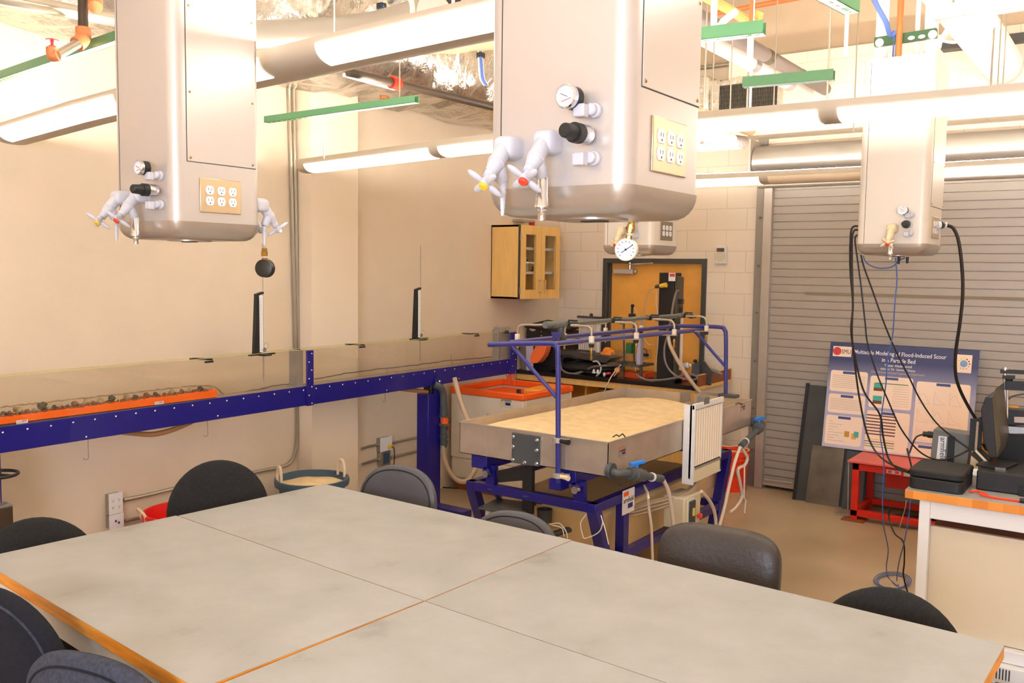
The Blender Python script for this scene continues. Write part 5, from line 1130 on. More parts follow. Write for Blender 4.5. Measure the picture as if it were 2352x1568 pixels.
solo('orange_tray', MB().bx(Q(1432, 845, 7.68).x, Q(1490, 845, 7.68).x, 7.6, 7.8, BZ, BZ + .06), 'orange_tray', 'low orange red tray under the green box test rig', 'tray', bev=.006)
solo('orange_tray', MB().bx(Q(1524, 845, 7.68).x, Q(1567, 845, 7.68).x, 7.62, 7.82, BZ, BZ + .075), 'orange_tray', 'orange red tray on the bench right of the black tower', 'tray', bev=.006)
solo('white_bottle', MB().lathe(Q(1566, 842, 7.72), Q(1586, 838, 7.72), [(0, .03), (.7, .03), (.8, .015), (1, .015)], 16), 'white_frame', 'small white bottle lying on the orange tray beside the black tower', 'bottle')
solo('yellow_fitting', MB().ell(Q(1418, 850, 7.52), (.03, .03, .028)), 'orange_light', 'small orange yellow bulb shaped fitting on the bench', 'fitting')
solo('black_clip', MB().tube(smooth([Q(1477, 800, 7.75), Q(1484, 803, 7.75), Q(1485, 812, 7.75), Q(1478, 818, 7.75)]), .004).box(Q(1483, 815, 7.75), (.05, .03, .03)), 'black_plastic', 'black clip with a thin curved wire beside the clear acrylic tank', 'clip')
# black tower
tw = thing('black_tower', 'tall black box column with a red and white label on the bench', 'column', base(Q(1540, 865, 7.55)))
a = Q(1520, 626, 7.55); b = Q(1549, 628, 7.55)
part('tower_body', MB().slab([(a.x, 7.5, a.z), (b.x + .02, 7.5, a.z), (b.x + .03, 7.5, BZ), (Q(1508, 860, 7.5).x, 7.5, BZ)], (0, .16, 0)), 'black_rubber', tw, bev=.004)
part('tower_side', MB().slab([(b.x + .022, 7.52, a.z - .03), (b.x + .05, 7.52, a.z - .04), (b.x + .05, 7.52, BZ), (b.x + .03, 7.52, BZ)], (0, .13, 0)), 'grille', tw)
part('warning_label', MB().bx(b.x - .03, b.x + .035, 7.494, 7.5, a.z - .075, a.z - .0), 'white_frame', tw)
part('label_mark', MB().bx(b.x - .02, b.x + .032, 7.492, 7.4945, a.z - .035, a.z - .008), 'logo_red', tw)
part('side_tube', MB().cyl((b.x + .075, 7.58, BZ + .12), (b.x + .075, 7.58, Q(1560, 730, 7.58).z), .016), 'hose_white', tw)
part('side_clamp', MB().box(Q(1563, 692, 7.56), (.05, .04, .045)).box(Q(1564, 712, 7.56), (.02, .03, .05)), 'black_plastic', tw)
part('base_block', MB().bx(Q(1508, 860, 7.5).x - .02, b.x + .05, 7.48, 7.68, BZ, BZ + .03), 'black_plastic', tw)
part('yellow_plug', MB().lathe(Q(1514, 657, 7.45), Q(1531, 654, 7.45), [(0, .014), (.3, .02), (1, .023)], 14), 'yellow', tw)
part('grey_plug', MB().lathe(Q(1505, 659, 7.45), Q(1516, 656, 7.45), [(0, .012), (.3, .018), (1, .018)], 14), 'grille', tw)
for lab, px, Y_, r in (('clear thin tube looping from the yellow plug to the left', [(1506, 659), (1492, 668), (1484, 690), (1480, 715), (1477, 740), (1478, 770), (1488, 790), (1502, 792)], 7.45, .0055), ('clear thin tube hanging from the yellow plug', [(1509, 660), (1507, 690), (1510, 720), (1512, 760), (1510, 800), (1504, 850)], 7.455, .0055),
                       ('grey hose hooked over the top of the black tower side', [(1560, 667), (1553, 672), (1547, 695), (1543, 720), (1540, 740), (1532, 760)], 7.42, .012),
                       ('thick tan hose slanting down from the black tower into the sand tray', [(1535, 772), (1540, 795), (1555, 825), (1575, 858), (1595, 885), (1612, 906)], 7.2, .017),
                       ('grey hose dropping from the tower and coiling at the bench front', [(1533, 770), (1526, 800), (1528, 830), (1540, 852), (1560, 866), (1590, 872), (1602, 866), (1580, 858), (1555, 866), (1520, 872), (1485, 872), (1460, 860)], 7.42, .010)):
    cable('tube', [Q(x, y, Y_) for x, y in px], r, 'hose_clear' if 'clear' in lab or 'tan' in lab else 'grey_pipe', lab, 'tube')
# black cast stand at the right end
vs = thing('vane_stand', 'black fan shaped metal stand with a round knob at the bench right end', 'stand', base(Q(1610, 855, 7.6)))
part('plate', MB().slab([base(Q(1586, 858, 7.6)), Q(1590, 838, 7.6), Q(1612, 826, 7.6), Q(1618, 832, 7.6), Q(1630, 850, 7.6), base(Q(1632, 858, 7.6))], (0, .03, 0)), 'dark_sheet', vs)
part('plate', MB().slab([base(Q(1588, 861, 7.52)), Q(1590, 836, 7.52), Q(1606, 830, 7.52), base(Q(1604, 862, 7.52))], (0, .02, 0)), 'grey_pvc', vs)
part('knob', MB().ell(Q(1597, 829, 7.5), (.02, .016, .016)), 'black_rubber', vs)
solo('grey_handset', MB().ell(Q(1640, 852, 7.7), (.09, .03, .02), Matrix.Rotation(.3, 3, 'Y')), 'grey_box', 'grey rounded handset lying at the right end of the bench', 'handset')

# ================================================================ SHUTTER CORNER: POSTER, SHEETS, RED FRAME
PY = 8.02
bl, br, tl_, trr = [oY(x, y, Yv) for (x, y), Yv in (((1887, 1018), PY), ((2229, 1058), PY), ((1909, 788), 8.13), ((2250, 802), 8.13))]
br.z = bl.z = .512
ps = thing('research_poster', 'blue research poster about flood induced scour, leaning on the shutter', 'poster', ((bl.x + br.x) / 2, PY, .512))
xx = (br - bl).normalized(); uu = ((tl_ + trr) / 2 - (bl + br) / 2); PH = uu.length; uu.normalize(); PW = (trr - tl_).length * .5 + (br - bl).length * .5; nn = xx.cross(uu)
o0 = (bl + br) / 2 - xx * PW / 2
def pr_(u, v, off=0): return o0 + xx * (u * PW) + uu * (v * PH) + nn * off
def prect(u0, v0, u1, v1, off, th=.0004, r=0):
    if not r: return MB().slab([pr_(u0, v0, off), pr_(u1, v0, off), pr_(u1, v1, off), pr_(u0, v1, off)], nn * th)
    return MB().slab([pr_((u0 + u1) / 2 + a / PW, (v0 + v1) / 2 + b / PH, off) for a, b in rrect((u1 - u0) * PW, (v1 - v0) * PH, r)], nn * th)
board = part('board', prect(0, 0, 1, 1, -.008, .008), 'poster_pale', ps)
gm = mat('poster_gradient', (184, 182, 208), .22); nt = gm.node_tree
tc = nt.nodes.new('ShaderNodeTexCoord'); sx = nt.nodes.new('ShaderNodeSeparateXYZ'); rp = nt.nodes.new('ShaderNodeValToRGB'); mr = nt.nodes.new('ShaderNodeMapRange')
mr.inputs[1].default_value = 0; mr.inputs[2].default_value = .9; e_ = rp.color_ramp.elements; e_[0].color = lin((206, 196, 214)); e_[0].position = 0; e_[1].color = lin((60, 70, 116)); e_[1].position = .86; k_ = e_.new(.6); k_.color = lin((158, 160, 192))
nt.links.new(tc.outputs['Object'], sx.inputs[0]); nt.links.new(sx.outputs[2], mr.inputs[0]); nt.links.new(mr.outputs[0], rp.inputs[0]); nt.links.new(rp.outputs[0], nt.nodes['Principled BSDF'].inputs['Base Color'])
board.data.materials[0] = gm
lg_ = part('crest_panel', prect(.022, .868, .155, .965, .0003), 'paper', ps)
part('crest_disc', MB().lathe(pr_(.052, .918, .0008), pr_(.052, .918, .0013), [(0, .036), (1, .036)], 28), 'logo_red', lg_)
text('lettering', 'SMU', .055, 'ink_black', lg_, pr_(.083, .897, .0008), xx, uu, wd=.078)
for s, v, h, wd, m in (('Multiscale Modeling of Flood-Induced Scour', .905, .05, .62, 'ink_white'), ('in a Particle Bed', .845, .05, .225, 'ink_white'), ('Yasser Abdelhamid', .803, .032, .185, 'ink_white'), ('Advisor: Dr. Usama El Shamy', .77, .028, .235, 'ink_white'), ('Civil and Environmental Engineering Department', .738, .028, .36, 'ink_grey')):
    text('title_lettering', s, h, m, ps, pr_(.485, v, .0004), xx, uu, align='CENTER', bold=h > .04, wd=wd * PW)
su = part('sunburst_logo', prect(.862, .795, .958, .955, .0003), 'paper', ps)
part('globe', MB().lathe(pr_(.908, .875, .0008), pr_(.908, .875, .0013), [(0, .028), (1, .028)], 24), 'pale_blue', su)
for i in range(12):
    a = 2 * PI * i / 12; c_ = pr_(.908, .875, .0009) + xx * .043 * math.cos(a) + uu * .043 * math.sin(a)
    part('figure', MB().lathe(c_, c_ + nn * .0005, [(0, .007), (1, .007)], 6), 'lime' if 2 < i < 8 else 'stone_brown' if i < 3 else 'ink_grey', su)
panels = [(.02, .535, .285, .735), (.02, .33, .282, .51), (.015, .03, .278, .305), (.305, .415, .595, .71), (.302, .015, .595, .385), (.62, .145, .965, .69), (.62, -.0, .80, .12)]
for i, (u0, v0, u1, v1) in enumerate(panels):
    pn = part('text_panel', prect(u0, max(v0, .008), u1, v1, .0003, r=.02 if i < 6 else .01), 'paper', ps)
    uc = (u0 + u1) / 2; part('heading_bar', prect(uc - .045, v1 - .03, uc + .045, v1 - .006, .0008), 'ink_blue', pn)
    m_ = MB()
    if i in (0, 1):
        for k in range(7): v = v1 - .05 - k * (v1 - v0 - .07) / 7; m_.add(prect(u0 + .015, v, u1 - .015, v + .004, .0008).v, prect(0, 0, 1, 1, 0).f)
    elif i == 2:
        for k in range(8): v = v1 - .06 - k * .026; m_.add(prect(u0 + .02, v, u0 + .05 + .1 * ((k * 37) % 10) / 10, v + .004, .0008).v, prect(0, 0, 1, 1, 0).f)
    elif i == 3:
        for k in range(9): v = v1 - .09 - k * .022; m_.add(prect(u0 + .16, v, u1 - .02, v + .003, .0008).v, prect(0, 0, 1, 1, 0).f)
    elif i == 5:
        for r in range(3):
            for c in range(3):
                ax, ay = u0 + .02 + c * .1, v1 - .2 - r * .165
                m_.add(prect(ax, ay, ax + .0015, ay + .12, .0008).v, prect(0, 0, 1, 1, 0).f); m_.add(prect(ax, ay, ax + .08, ay + .002, .0008).v, prect(0, 0, 1, 1, 0).f)
                cu_ = [pr_(ax + .005 + .07 * t / 10, ay + (.1 * math.exp(-t / 3) + .01 if (r + c) % 2 else .05 + .045 * math.sin(t / 2.2)), .001) for t in range(11)]
                m_.tube(cu_, .0008, 4)
    if m_.v: part('print', m_, 'ink_grey', pn)
    if i == 3:
        for v in (.60, .48):
            part('figure', prect(u0 + .028, v, u0 + .09, v + .045, .0008), 'cyan', pn); part('figure', prect(u0 + .028, v - .03, u0 + .09, v, .0008), 'brown_ink', pn)
        part('figure', prect(u0 + .04, v1 - .07, u1 - .03, v1 - .063, .0008), 'green_board', pn)
    if i == 2:
        part('figure', prect(.155, .11, .19, .165, .0008, r=.005), 'ochre', pn); part('figure', prect(.205, .095, .24, .15, .0008, r=.005), 'orange_light', pn); part('figure', prect(.222, .115, .256, .17, .0012, r=.005), 'cyan', pn)
    if i == 4:
        for k in range(7): v = .335 - k * .029; part('figure', prect(.3, v, .505, v + .012, .0008), 'brown_ink', pn)
        for k in range(4): v = .115 - k * .022; part('figure', prect(.3, v, .505, v + .008, .0008), ('lime', 'ink_blue', 'ochre', 'cyan')[k], pn)
# dark sheet, raw metal sheet
def lean(name, label, cs, m, th=.012, cat='metal sheet', up=None, **kw):
    cs = [Vector(c) for c in cs]; n_ = (cs[1] - cs[0]).cross(cs[3] - cs[0]).normalized()
    return solo(name, MB().slab(cs, -n_ * th), m, label, cat, **kw)
lean('dark_panel', 'tall dark grey tray like panel leaning on the roller shutter', [(-2.53, 7.98, .0), (-1.93, 7.98, .0), (-1.93, 8.15, 1.03), (-2.50, 8.15, 1.03)], 'dark_sheet', .012)
lean('panel_lip', 'raised black edge strip of the tall dark grey panel', [(-2.545, 7.972, .0), (-2.515, 7.972, .0), (-2.485, 8.142, 1.045), (-2.515, 8.142, 1.045)], 'black_plastic', .02, 'edge strip')
lean('metal_sheet', 'bare grey brown metal sheet leaning on the tall dark panel', [(-2.42, 7.945, .0), (-2.13, 7.945, .0), (-2.12, 8.03, .51), (-2.40, 8.03, .51)], 'raw_sheet', .004)
lean('small_dark_panel', 'short dark panel leaning between the metal sheet and the red frame', [(-2.10, 7.93, 0), (-1.93, 7.93, 0), (-1.93, 8.01, .5), (-2.09, 8.01, .5)], 'grey_pvc', .01)
solo('thin_post', MB().cyl((-1.99, 7.72, .02), (-2.0, 7.72, .46), .006).bx(-2.08, -1.93, 7.66, 7.78, 0, .02), 'steel_dull', 'thin upright metal rod on a flat base left of the red frame', 'rod')
rt_ = thing('red_stand', 'low red painted steel stand with a pale red top plate', 'stand', (-1.55, 7.88, 0))
RX0, RX1, RY0, RY1 = -1.94, -1.02, 7.60, 8.16
part('top_plate', MB().bx(RX0 - .03, RX1 + .03, RY0 - .04, RY1, .49, .505), 'red_top', rt_, bev=.002)
for x in (RX0, RX1 - .05):
    for y in (RY0, RY1 - .07): part('leg', MB().bx(x, x + .055, y, y + .055, .0, .475), 'red_paint', rt_, bev=.003)
for y in (RY0, RY1 - .07): part('rail', MB().bx(RX0, RX1, y, y + .055, .425, .48).bx(RX0, RX1, y, y + .055, .04, .09), 'red_paint', rt_, bev=.003)
for x in (RX0, RX1 - .05): part('rail', MB().bx(x, x + .055, RY0, RY1, .425, .48).bx(x, x + .055, RY0, RY1, .04, .09), 'red_paint', rt_, bev=.003)
part('foot_plate', MB().bx(RX0 - .06, RX0 + .12, RY0 - .05, RY0 + .1, 0, .012), 'brown_board', rt_)
part('cross_plate', MB().bx(RX0 + .2, RX1 - .1, RY0 + .3, RY0 + .32, .25, .42), 'red_paint', rt_)
part('maker_label', MB().bx(RX0 + .27, RX0 + .38, RY0 - .004, RY0, .435, .465).bx(RX0 + .4, RX0 + .47, RY0 - .004, RY0, .43, .462), 'ink_grey', rt_)
part('label_print', MB().bx(RX0 + .28, RX0 + .31, RY0 - .006, RY0 - .004, .44, .46).bx(RX0 + .335, RX0 + .365, RY0 - .006, RY0 - .004, .44, .46), 'logo_red', rt_)
for i, (x, y) in enumerate(((-1.55, 7.86), (-1.45, 7.9))): solo('cable_coil', MB().tube([Vector((x + (.1 + .01 * (k % 3)) * math.cos(k * .4), y + .09 * math.sin(k * .4), .012 + .0004 * k)) for k in range(50)], .006, 6), 'cable_black', 'dark cable coil on the floor inside the red stand, %s one' % ('left', 'right')[i], 'cable', 'coils under the red stand')
# ================================================================ RIGHT WORKBENCH AND WHAT STANDS ON IT
WX0, WX1, WY0, WY1 = -1.0, .9, 4.985, 5.78
wbn = thing('workbench', 'white framed workbench with a butcher block edge at the right picture edge', 'workbench', ((WX0 + WX1) / 2, (WY0 + WY1) / 2, 0))
part('block_edge', MB().bx(WX0, WX1, WY0, WY1, .868, .912), 'butcher', wbn, bev=.002)
part('laminate_top', MB().bx(WX0 + .001, WX1, WY0 + .001, WY1, .912, .9138), 'laminate', wbn, flat=True)
for x in (WX0 + .07, WX1 - .12):
    for y in (WY0 + .015, WY1 - .08): part('leg', MB().bx(x, x + .052, y, y + .052, 0, .868), 'white_frame', wbn, bev=.004)
part('front_apron', MB().bx(WX0 + .122, WX1 - .12, WY0 + .02, WY0 + .06, .775, .868), 'white_frame', wbn, bev=.003)
part('front_panel', MB().bx(WX0 + .122, WX1 - .12, WY0 + .07, WY0 + .1, .17, .725), 'beige_panel', wbn)
part('footrail', MB().bx(WX0 + .122, WX1 - .12, WY0 + .02, WY0 + .1, .10, .165), 'white_frame', wbn, bev=.004)
part('panel_shelf', MB().bx(WX0 + .122, WX1 - .12, WY0 + .1, WY1 - .1, .70, .715), 'brown_board', wbn)
part('side_apron', MB().bx(WX0 + .075, WX0 + .11, WY0 + .06, WY1 - .05, .775, .868), 'white_frame', wbn)
pc = thing('computer_case', 'white vented computer case on the floor under the workbench, at the bottom right', 'computer', (-.35, 5.3, 0))
q0 = oY(2293, 1546, 5.0)
part('case', MB().bx(-.62, -.1, 4.96, 5.5, .0, .098), 'white_frame', pc, bev=.005)
m_ = MB()
for i in range(9): x = -.585 + .014 * i; m_.bx(x, x + .006, 4.957, 4.961, .03, .085)
part('vent_slots', m_, 'slot', pc)
solo('power_strip', MB().bx(-.52, -.1, 4.80, 4.87, 0, .05), 'dark_sheet', 'dark power strip on the floor in front of the white computer case', 'power strip', bev=.005)
WT = .9138
bb = thing('black_case', 'small black moulded case at the near left corner of the workbench', 'case', (-.865, 5.2, WT))
part('case_body', MB().slab([(-.865 + a, 5.2 + b, WT) for a, b in rrect(.262, .34, .035)], (0, 0, .062)), 'black_plastic', bb, bev=.006)
part('case_lid', MB().slab([(-.865 + a, 5.2 + b, WT + .066) for a, b in rrect(.268, .346, .037)], (0, 0, .036)), 'black_rubber', bb, bev=.008)
bc2 = thing('black_case', 'long flat black case under the monitor on the workbench', 'case', (-.4, 5.5, WT))
part('case_body', MB().bx(-.70, -.1, 5.22, 5.66, WT + .0, WT + .105), 'black_plastic', bc2, bev=.008)
part('end_latch', MB().bx(-.72, -.70, 5.24, 5.28, WT + .07, WT + .1), 'white_frame', bc2)
part('foot_block', MB().bx(-.50, -.44, 5.20, 5.22, WT, WT + .05), 'black_rubber', bc2)
# armfield box
ax0, ax1 = oY(2135, 1060, 5.62).x, oY(2231, 1010, 5.62).x
az1 = oY(2140, 985, 5.62).z
ag = thing('interface_box', 'grey instrument box with armfield lettering and a black strap', 'instrument box', ((ax0 + ax1) / 2, 5.69, WT))
sh_ = .03
part('enclosure', MB().slab([(ax0, 5.62, WT), (ax1 - .02, 5.62, WT), (ax1 + .0, 5.62, az1 - .01), (ax0 + sh_ * .4, 5.62, az1)], (0, .13, 0)), 'grey_box', ag, bev=.004)
sxm = ax0 + (ax1 - ax0) * .52
part('strap', MB().bx(sxm - .018, sxm + .018, 5.612, 5.622, WT, az1 - .03), 'black_plastic', ag)
part('maker_label', MB().slab([(ax0 + .035, 5.618, WT + .05), (ax0 + .08, 5.618, WT + .05), (ax0 + .085, 5.618, az1 - .035), (ax0 + .042, 5.618, az1 - .035)], (0, .003, 0)), 'white_frame', ag)
text('lettering', 'armfield', .045, 'ink_black', ag, (ax0 + .052, 5.6175, az1 - .04), (0.02, 0, -1), (1, 0, 0.02), bold=False, wd=az1 - WT - .095)
part('power_plug', MB().cyl((ax0 + .01, 5.69, az1 - .045), (ax0 - .03, 5.69, az1 - .045), .02).cyl((ax0 - .03, 5.69, az1 - .045), (ax0 - .055, 5.69, az1 - .045), .016), 'black_plastic', ag)
cable('power_cable', [(ax0 - .05, 5.69, az1 - .045), (ax0 - .09, 5.66, az1 - .07), (ax0 - .105, 5.58, az1 - .15), (ax0 - .10, 5.5, WT + .12), (ax0 - .06, 5.45, WT + .02)], .005, 'cable_black', 'short black cord with a white band plugged into the grey instrument box')
solo('small_pouch', MB().slab([(ax1 + .0, 5.6, WT), (ax1 + .045, 5.6, WT), (ax1 + .045, 5.6, WT + .15), (ax1 + .01, 5.6, WT + .17)], (0, .05, 0)), 'valve_cream', 'small cream paper packet between the grey box and the monitor', 'packet')
# monitor seen almost edge on, its back to the left
mo = thing('monitor', 'black flat monitor seen edge on from behind its vented back', 'monitor', (-.6, 5.42, WT + .105))
MZ = WT + .105
Mo = lambda x, y, Y=5.42: oY(x, y, Y)
e = [Mo(2263, 912), Mo(2279, 912), Mo(2288, 1052), Mo(2270, 1046), Mo(2256, 985), Mo(2253, 935)]
part('back_shell', MB().slab([Mo(2263, 912, 5.3), Mo(2279, 912, 5.3), Mo(2289, 1052, 5.3), Mo(2272, 1046, 5.3), Mo(2258, 1010, 5.3), Mo(2253, 940, 5.3)], (.0, .42, 0)), 'black_plastic', mo, bev=.004)
part('bezel', MB().slab([Mo(2279, 912, 5.3), Mo(2286, 892, 5.32), Mo(2299, 1020, 5.32), Mo(2289, 1052, 5.3)], (.0, .42, 0)), 'grille', mo, bev=.002)
a, b = Mo(2262, 930, 5.295), Mo(2272, 1040, 5.295); m_ = MB()
for i in range(26):
    t_ = i / 25; p_ = a.lerp(b, t_); m_.bx(p_.x - .012, p_.x + .008, 5.296, 5.3, p_.z, p_.z + .0022)
part('vent_ribs', m_, 'slot', mo)
part('neck', MB().bar(Mo(2256, 990, 5.5), Mo(2241, 962, 5.5), .06, .02, (0, 1, 0)).bar(Mo(2243, 962, 5.5), Mo(2239, 1035, 5.5), .06, .018, (0, 1, 0)).bar(Mo(2239, 1035, 5.5), Mo(2270, 1062, 5.46), .06, .018, (0, 1, 0)), 'black_plastic', mo)
part('neck_trim', MB().bar(Mo(2246, 968, 5.46), Mo(2241, 1034, 5.46), .012, .006, (0, 1, 0)).bar(Mo(2241, 1034, 5.46), Mo(2270, 1064, 5.43), .012, .006, (0, 1, 0)), 'chrome', mo)
part('stand_base', MB().slab([(-.72, 5.32, MZ), (-.58, 5.30, MZ), (-.54, 5.5, MZ), (-.68, 5.54, MZ)], (0, 0, .014)), 'black_plastic', mo, bev=.003)
part('base_trim', MB().bx(-.625, -.575, 5.295, 5.303, MZ + .001, MZ + .013), 'chrome', mo)
# camera rail rig and black tray at the right edge
rg = thing('rail_rig', 'metal rail rig with black clamps standing on the workbench behind the monitor', 'rig', (-.48, 5.6, WT))
G = lambda x, y, Y=5.66: oY(x, y, Y)
part('support_shelf', MB().slab([G(2300, 978), G(2360, 982), G(2360, 996), G(2302, 994)], (0, .1, 0)), 'strut_grey', rg)
part('support_box', MB().bx(G(2290, 1050, 5.63).x, .3, 5.63, 5.76, WT, G(2300, 994, 5.63).z), 'epoxy', rg, bev=.005)
part('upright', MB().cyl(G(2306, 960), G(2309, 848), .011).cyl(G(2313, 960), G(2314, 893), .008).lathe(G(2309, 850), G(2309.5, 843), [(0, .016), (1, .014)]), 'chrome', rg)
part('cross_bar', MB().bar(G(2298, 852), G(2362, 855), .03, .022).bar(G(2303, 865), G(2331, 866), .03, .018).bar(G(2309, 884), G(2362, 886), .05, .05), 'black_plastic', rg)
part('clamp_wheel', MB().ell(G(2317, 871), (.022, .02, .014)), 'black_rubber', rg)
part('clamp_block', MB().lathe(G(2297, 962), G(2312, 964), [(0, .02), (.3, .028), (1, .03)], 14), 'chrome', rg)
part('motor_box', MB().slab([G(2310, 940), G(2360, 943), G(2360, 976), G(2308, 976)], (0, .1, 0)), 'black_plastic', rg, bev=.004)
part('motor_plate', MB().slab([G(2329, 957, 5.652), G(2360, 958, 5.652), G(2360, 972, 5.652), G(2329, 970, 5.652)], (0, .008, 0)), 'ink_grey', rg, bev=.002)
part('signal_wire', MB().tube(smooth([G(2298, 948), G(2308, 930), G(2322, 912), G(2342, 906), G(2360, 905)]), .004, 6), 'grille', rg)
ob_ = oY(2255, 950, 5.74)
solo('orange_folder', MB().bx(ob_.x, ob_.x + .18, 5.77, 5.775, WT, oY(2255, 925, 5.77).z), 'orange_light', 'orange folder standing behind the monitor on the workbench', 'folder')
m_ = MB()
for k in range(3): m_.tube(smooth([oY(2258 + 6 * k, 1015, 5.6), oY(2275 + 3 * k, 1005 + 6 * k, 5.6), oY(2290, 1022 + 3 * k, 5.6), oY(2268, 1035, 5.6), oY(2255 + 4 * k, 1018, 5.6)], 8), .004, 6)
solo('cable_tangle', m_, 'cable_black', 'tangle of thin black cables behind the monitor stand', 'cable')
cable('red_cable', [(-.715, 5.12, WT + .006), (-.68, 5.13, WT + .012), (-.63, 5.10, WT + .006), (-.66, 5.07, WT + .014), (-.60, 5.06, WT + .006), (-.54, 5.06, WT + .006), (-.48, 5.06, WT + .006)], .006, 'red_bucket', 'bright red cable lying on the workbench beside the black case', 'cable')
solo('cable_plug', MB().cyl((-.48, 5.06, WT + .012), (-.43, 5.06, WT + .012), .012), 'black_plastic', 'black plug end of the bright red cable', 'plug')
# cords from the right service column
def D_(x, y, Y): return oY(x, y, Y)
cz = 'black cords hanging from the right service column'
KX0 = KR.x - SW
cable('power_cable', [(KX0 - .005, 5.22, 2.30), D_(1958, 522, 5.22), D_(1953, 560, 5.2), D_(1953, 620, 5.2), D_(1959, 700, 5.2), D_(1955, 760, 5.2), D_(1966, 830, 5.25), D_(1985, 900, 5.3), D_(2020, 950, 5.35), D_(2028, 1000, 5.4), D_(2040, 1050, 5.4), D_(2060, 1075, 5.38), D_(2087, 1085, 5.3)], .0055, 'cable_black', 'black cord, leftmost of the bundle, sweeping down to the small black case', group=cz)
cable('power_cable', [(KX0 - .005, 5.25, 2.27), D_(1960, 532, 5.25), D_(1957, 600, 5.25), D_(1959, 690, 5.25), D_(1957, 770, 5.25), D_(1965, 850, 5.28), D_(1975, 920, 5.32), D_(1990, 990, 5.36), D_(2010, 1035, 5.38), D_(2040, 1062, 5.36), D_(2087, 1082, 5.26)], .0055, 'cable_black', 'black cord running beside the leftmost one, lower across the poster', group=cz)
cable('power_cable', [(KX0 - .005, 5.18, 2.25), D_(1964, 545, 5.18), D_(1970, 600, 5.2), D_(1978, 660, 5.22), D_(1987, 740, 5.24), D_(1993, 790, 5.26), D_(2015, 860, 5.3), D_(2040, 920, 5.36), D_(2070, 985, 5.45), D_(2110, 1035, 5.54), D_(2150, 1055, 5.58), D_(2190, 1050, 5.58), D_(2236, 1028, 5.6)], .0045, 'cable_black', 'black cord crossing the middle of the poster and curving up to the monitor', group=cz)
cable('power_cable', [D_(1977, 585, 5.15), D_(1985, 615, 5.15), D_(2005, 670, 5.2), D_(2030, 740, 5.24), D_(2055, 800, 5.3), D_(2085, 860, 5.36), D_(2115, 920, 5.44), D_(2150, 970, 5.5), D_(2190, 1005, 5.56), D_(2232, 1035, 5.58)], .0045, 'cable_black', 'long straight black cord slanting right over the poster lettering', group=cz)
cable('power_cable', [D_(2175, 517, 5.3), D_(2190, 525, 5.3), D_(2202, 555, 5.3), D_(2210, 620, 5.32), D_(2211, 680, 5.34), D_(2205, 740, 5.36), D_(2195, 810, 5.4), D_(2195, 860, 5.44), D_(2205, 895, 5.48), D_(2225, 935, 5.52), D_(2243, 965, 5.55)], .009, 'cable_black', 'thick black power cord hanging from the plug on the right side of the column')
pg = thing('power_plug', 'black and white power plug in the outlet of the right service column', 'plug', (KR.x + .02, 5.3, 2.3))
pq = D_(2150, 517, 5.28); pr2 = D_(2168, 516, 5.3)
part('plug_face', MB().cyl((KR.x + .009, pq.y - .04, 2.305), (KR.x + .02, pq.y - .03, 2.305), .02), 'white_frame', pg)
part('plug_body', MB().cyl((KR.x + .02, pq.y - .03, 2.305), D_(2163, 516, 5.29), .021), 'black_plastic', pg)
part('cord_grip', MB().cyl(D_(2163, 516, 5.29), D_(2174, 517, 5.3), .016), 'white_frame', pg)
bz = 'blue network cables at the right service column'
cable('network_cable', [D_(1982, 587, 5.1), D_(1990, 603, 5.12), D_(2010, 614, 5.15), D_(2030, 616, 5.18), D_(2050, 612, 5.2), D_(2066, 598, 5.22), (-1.11, 5.24, 2.13)], .0035, 'cable_blue', 'blue network cable looping under the right service column', group=bz)
cable('network_cable', [D_(2057, 592, 5.2), D_(2060, 640, 5.2), D_(2055, 700, 5.2), D_(2050, 770, 5.25), D_(2038, 830, 5.3), D_(2035, 880, 5.35), D_(2025, 950, 5.4), D_(2022, 1000, 5.45), D_(2030, 1060, 5.5), D_(2027, 1150, 5.6), D_(2030, 1210, 5.7), oY(2040, 1260, 5.85), oY(2036, 1300, 6.0), oZ(2040, 1325, .01), oZ(2060, 1345, .01)], .0035, 'cable_blue', 'blue network cable dropping in front of the poster to the floor', group=bz)
part_k = MB().lathe((-1.135, 5.21, 2.135), (-1.135, 5.21, 2.095), [(0, .008), (1, .006)], 8).lathe((-1.10, 5.25, 2.135), (-1.10, 5.25, 2.10), [(0, .008), (1, .006)], 8)
solo('network_plugs', part_k, 'black_plastic', 'two tiny black network plugs under the right service column', 'plug')
m_ = MB(); c = oZ(2050, 1335, .012)
for k in range(3): m_.tube([c + Vector(((.085 + .012 * k) * math.cos(t), (.15 + .02 * k) * math.sin(t), .004 * k)) for t in [2 * PI * i / 30 for i in range(30)]], .0035, 6, True)
solo('network_cable_coil', m_, 'cable_blue', 'coil of blue network cable lying on the floor by the workbench leg', 'cable')
cable('network_cable', [D_(2091, 1146, 5.9), D_(2088, 1180, 5.9), D_(2078, 1240, 5.9), D_(2065, 1290, 6.0), oZ(2060, 1330, .01), oZ(2066, 1352, .01)], .0035, 'cable_blue', 'blue network cable rising from the floor coil to behind the workbench')
cable('power_cable', [D_(2045, 1165, 6.2), D_(2042, 1190, 6.2), D_(2055, 1225, 6.1), D_(2075, 1245, 6.0), D_(2077, 1290, 6.0), D_(2075, 1320, 6.0), oZ(2085, 1360, .006), oZ(2096, 1372, .006)], .005, 'cable_black', 'black cord running down beside the workbench leg to the floor')
cable('thin_wire', [D_(2082, 1148, 5.85), D_(2078, 1170, 5.85), D_(2066, 1212, 5.9)], .003, 'steel_dull', 'thin pale wire hanging at the left end of the workbench', 'wire')

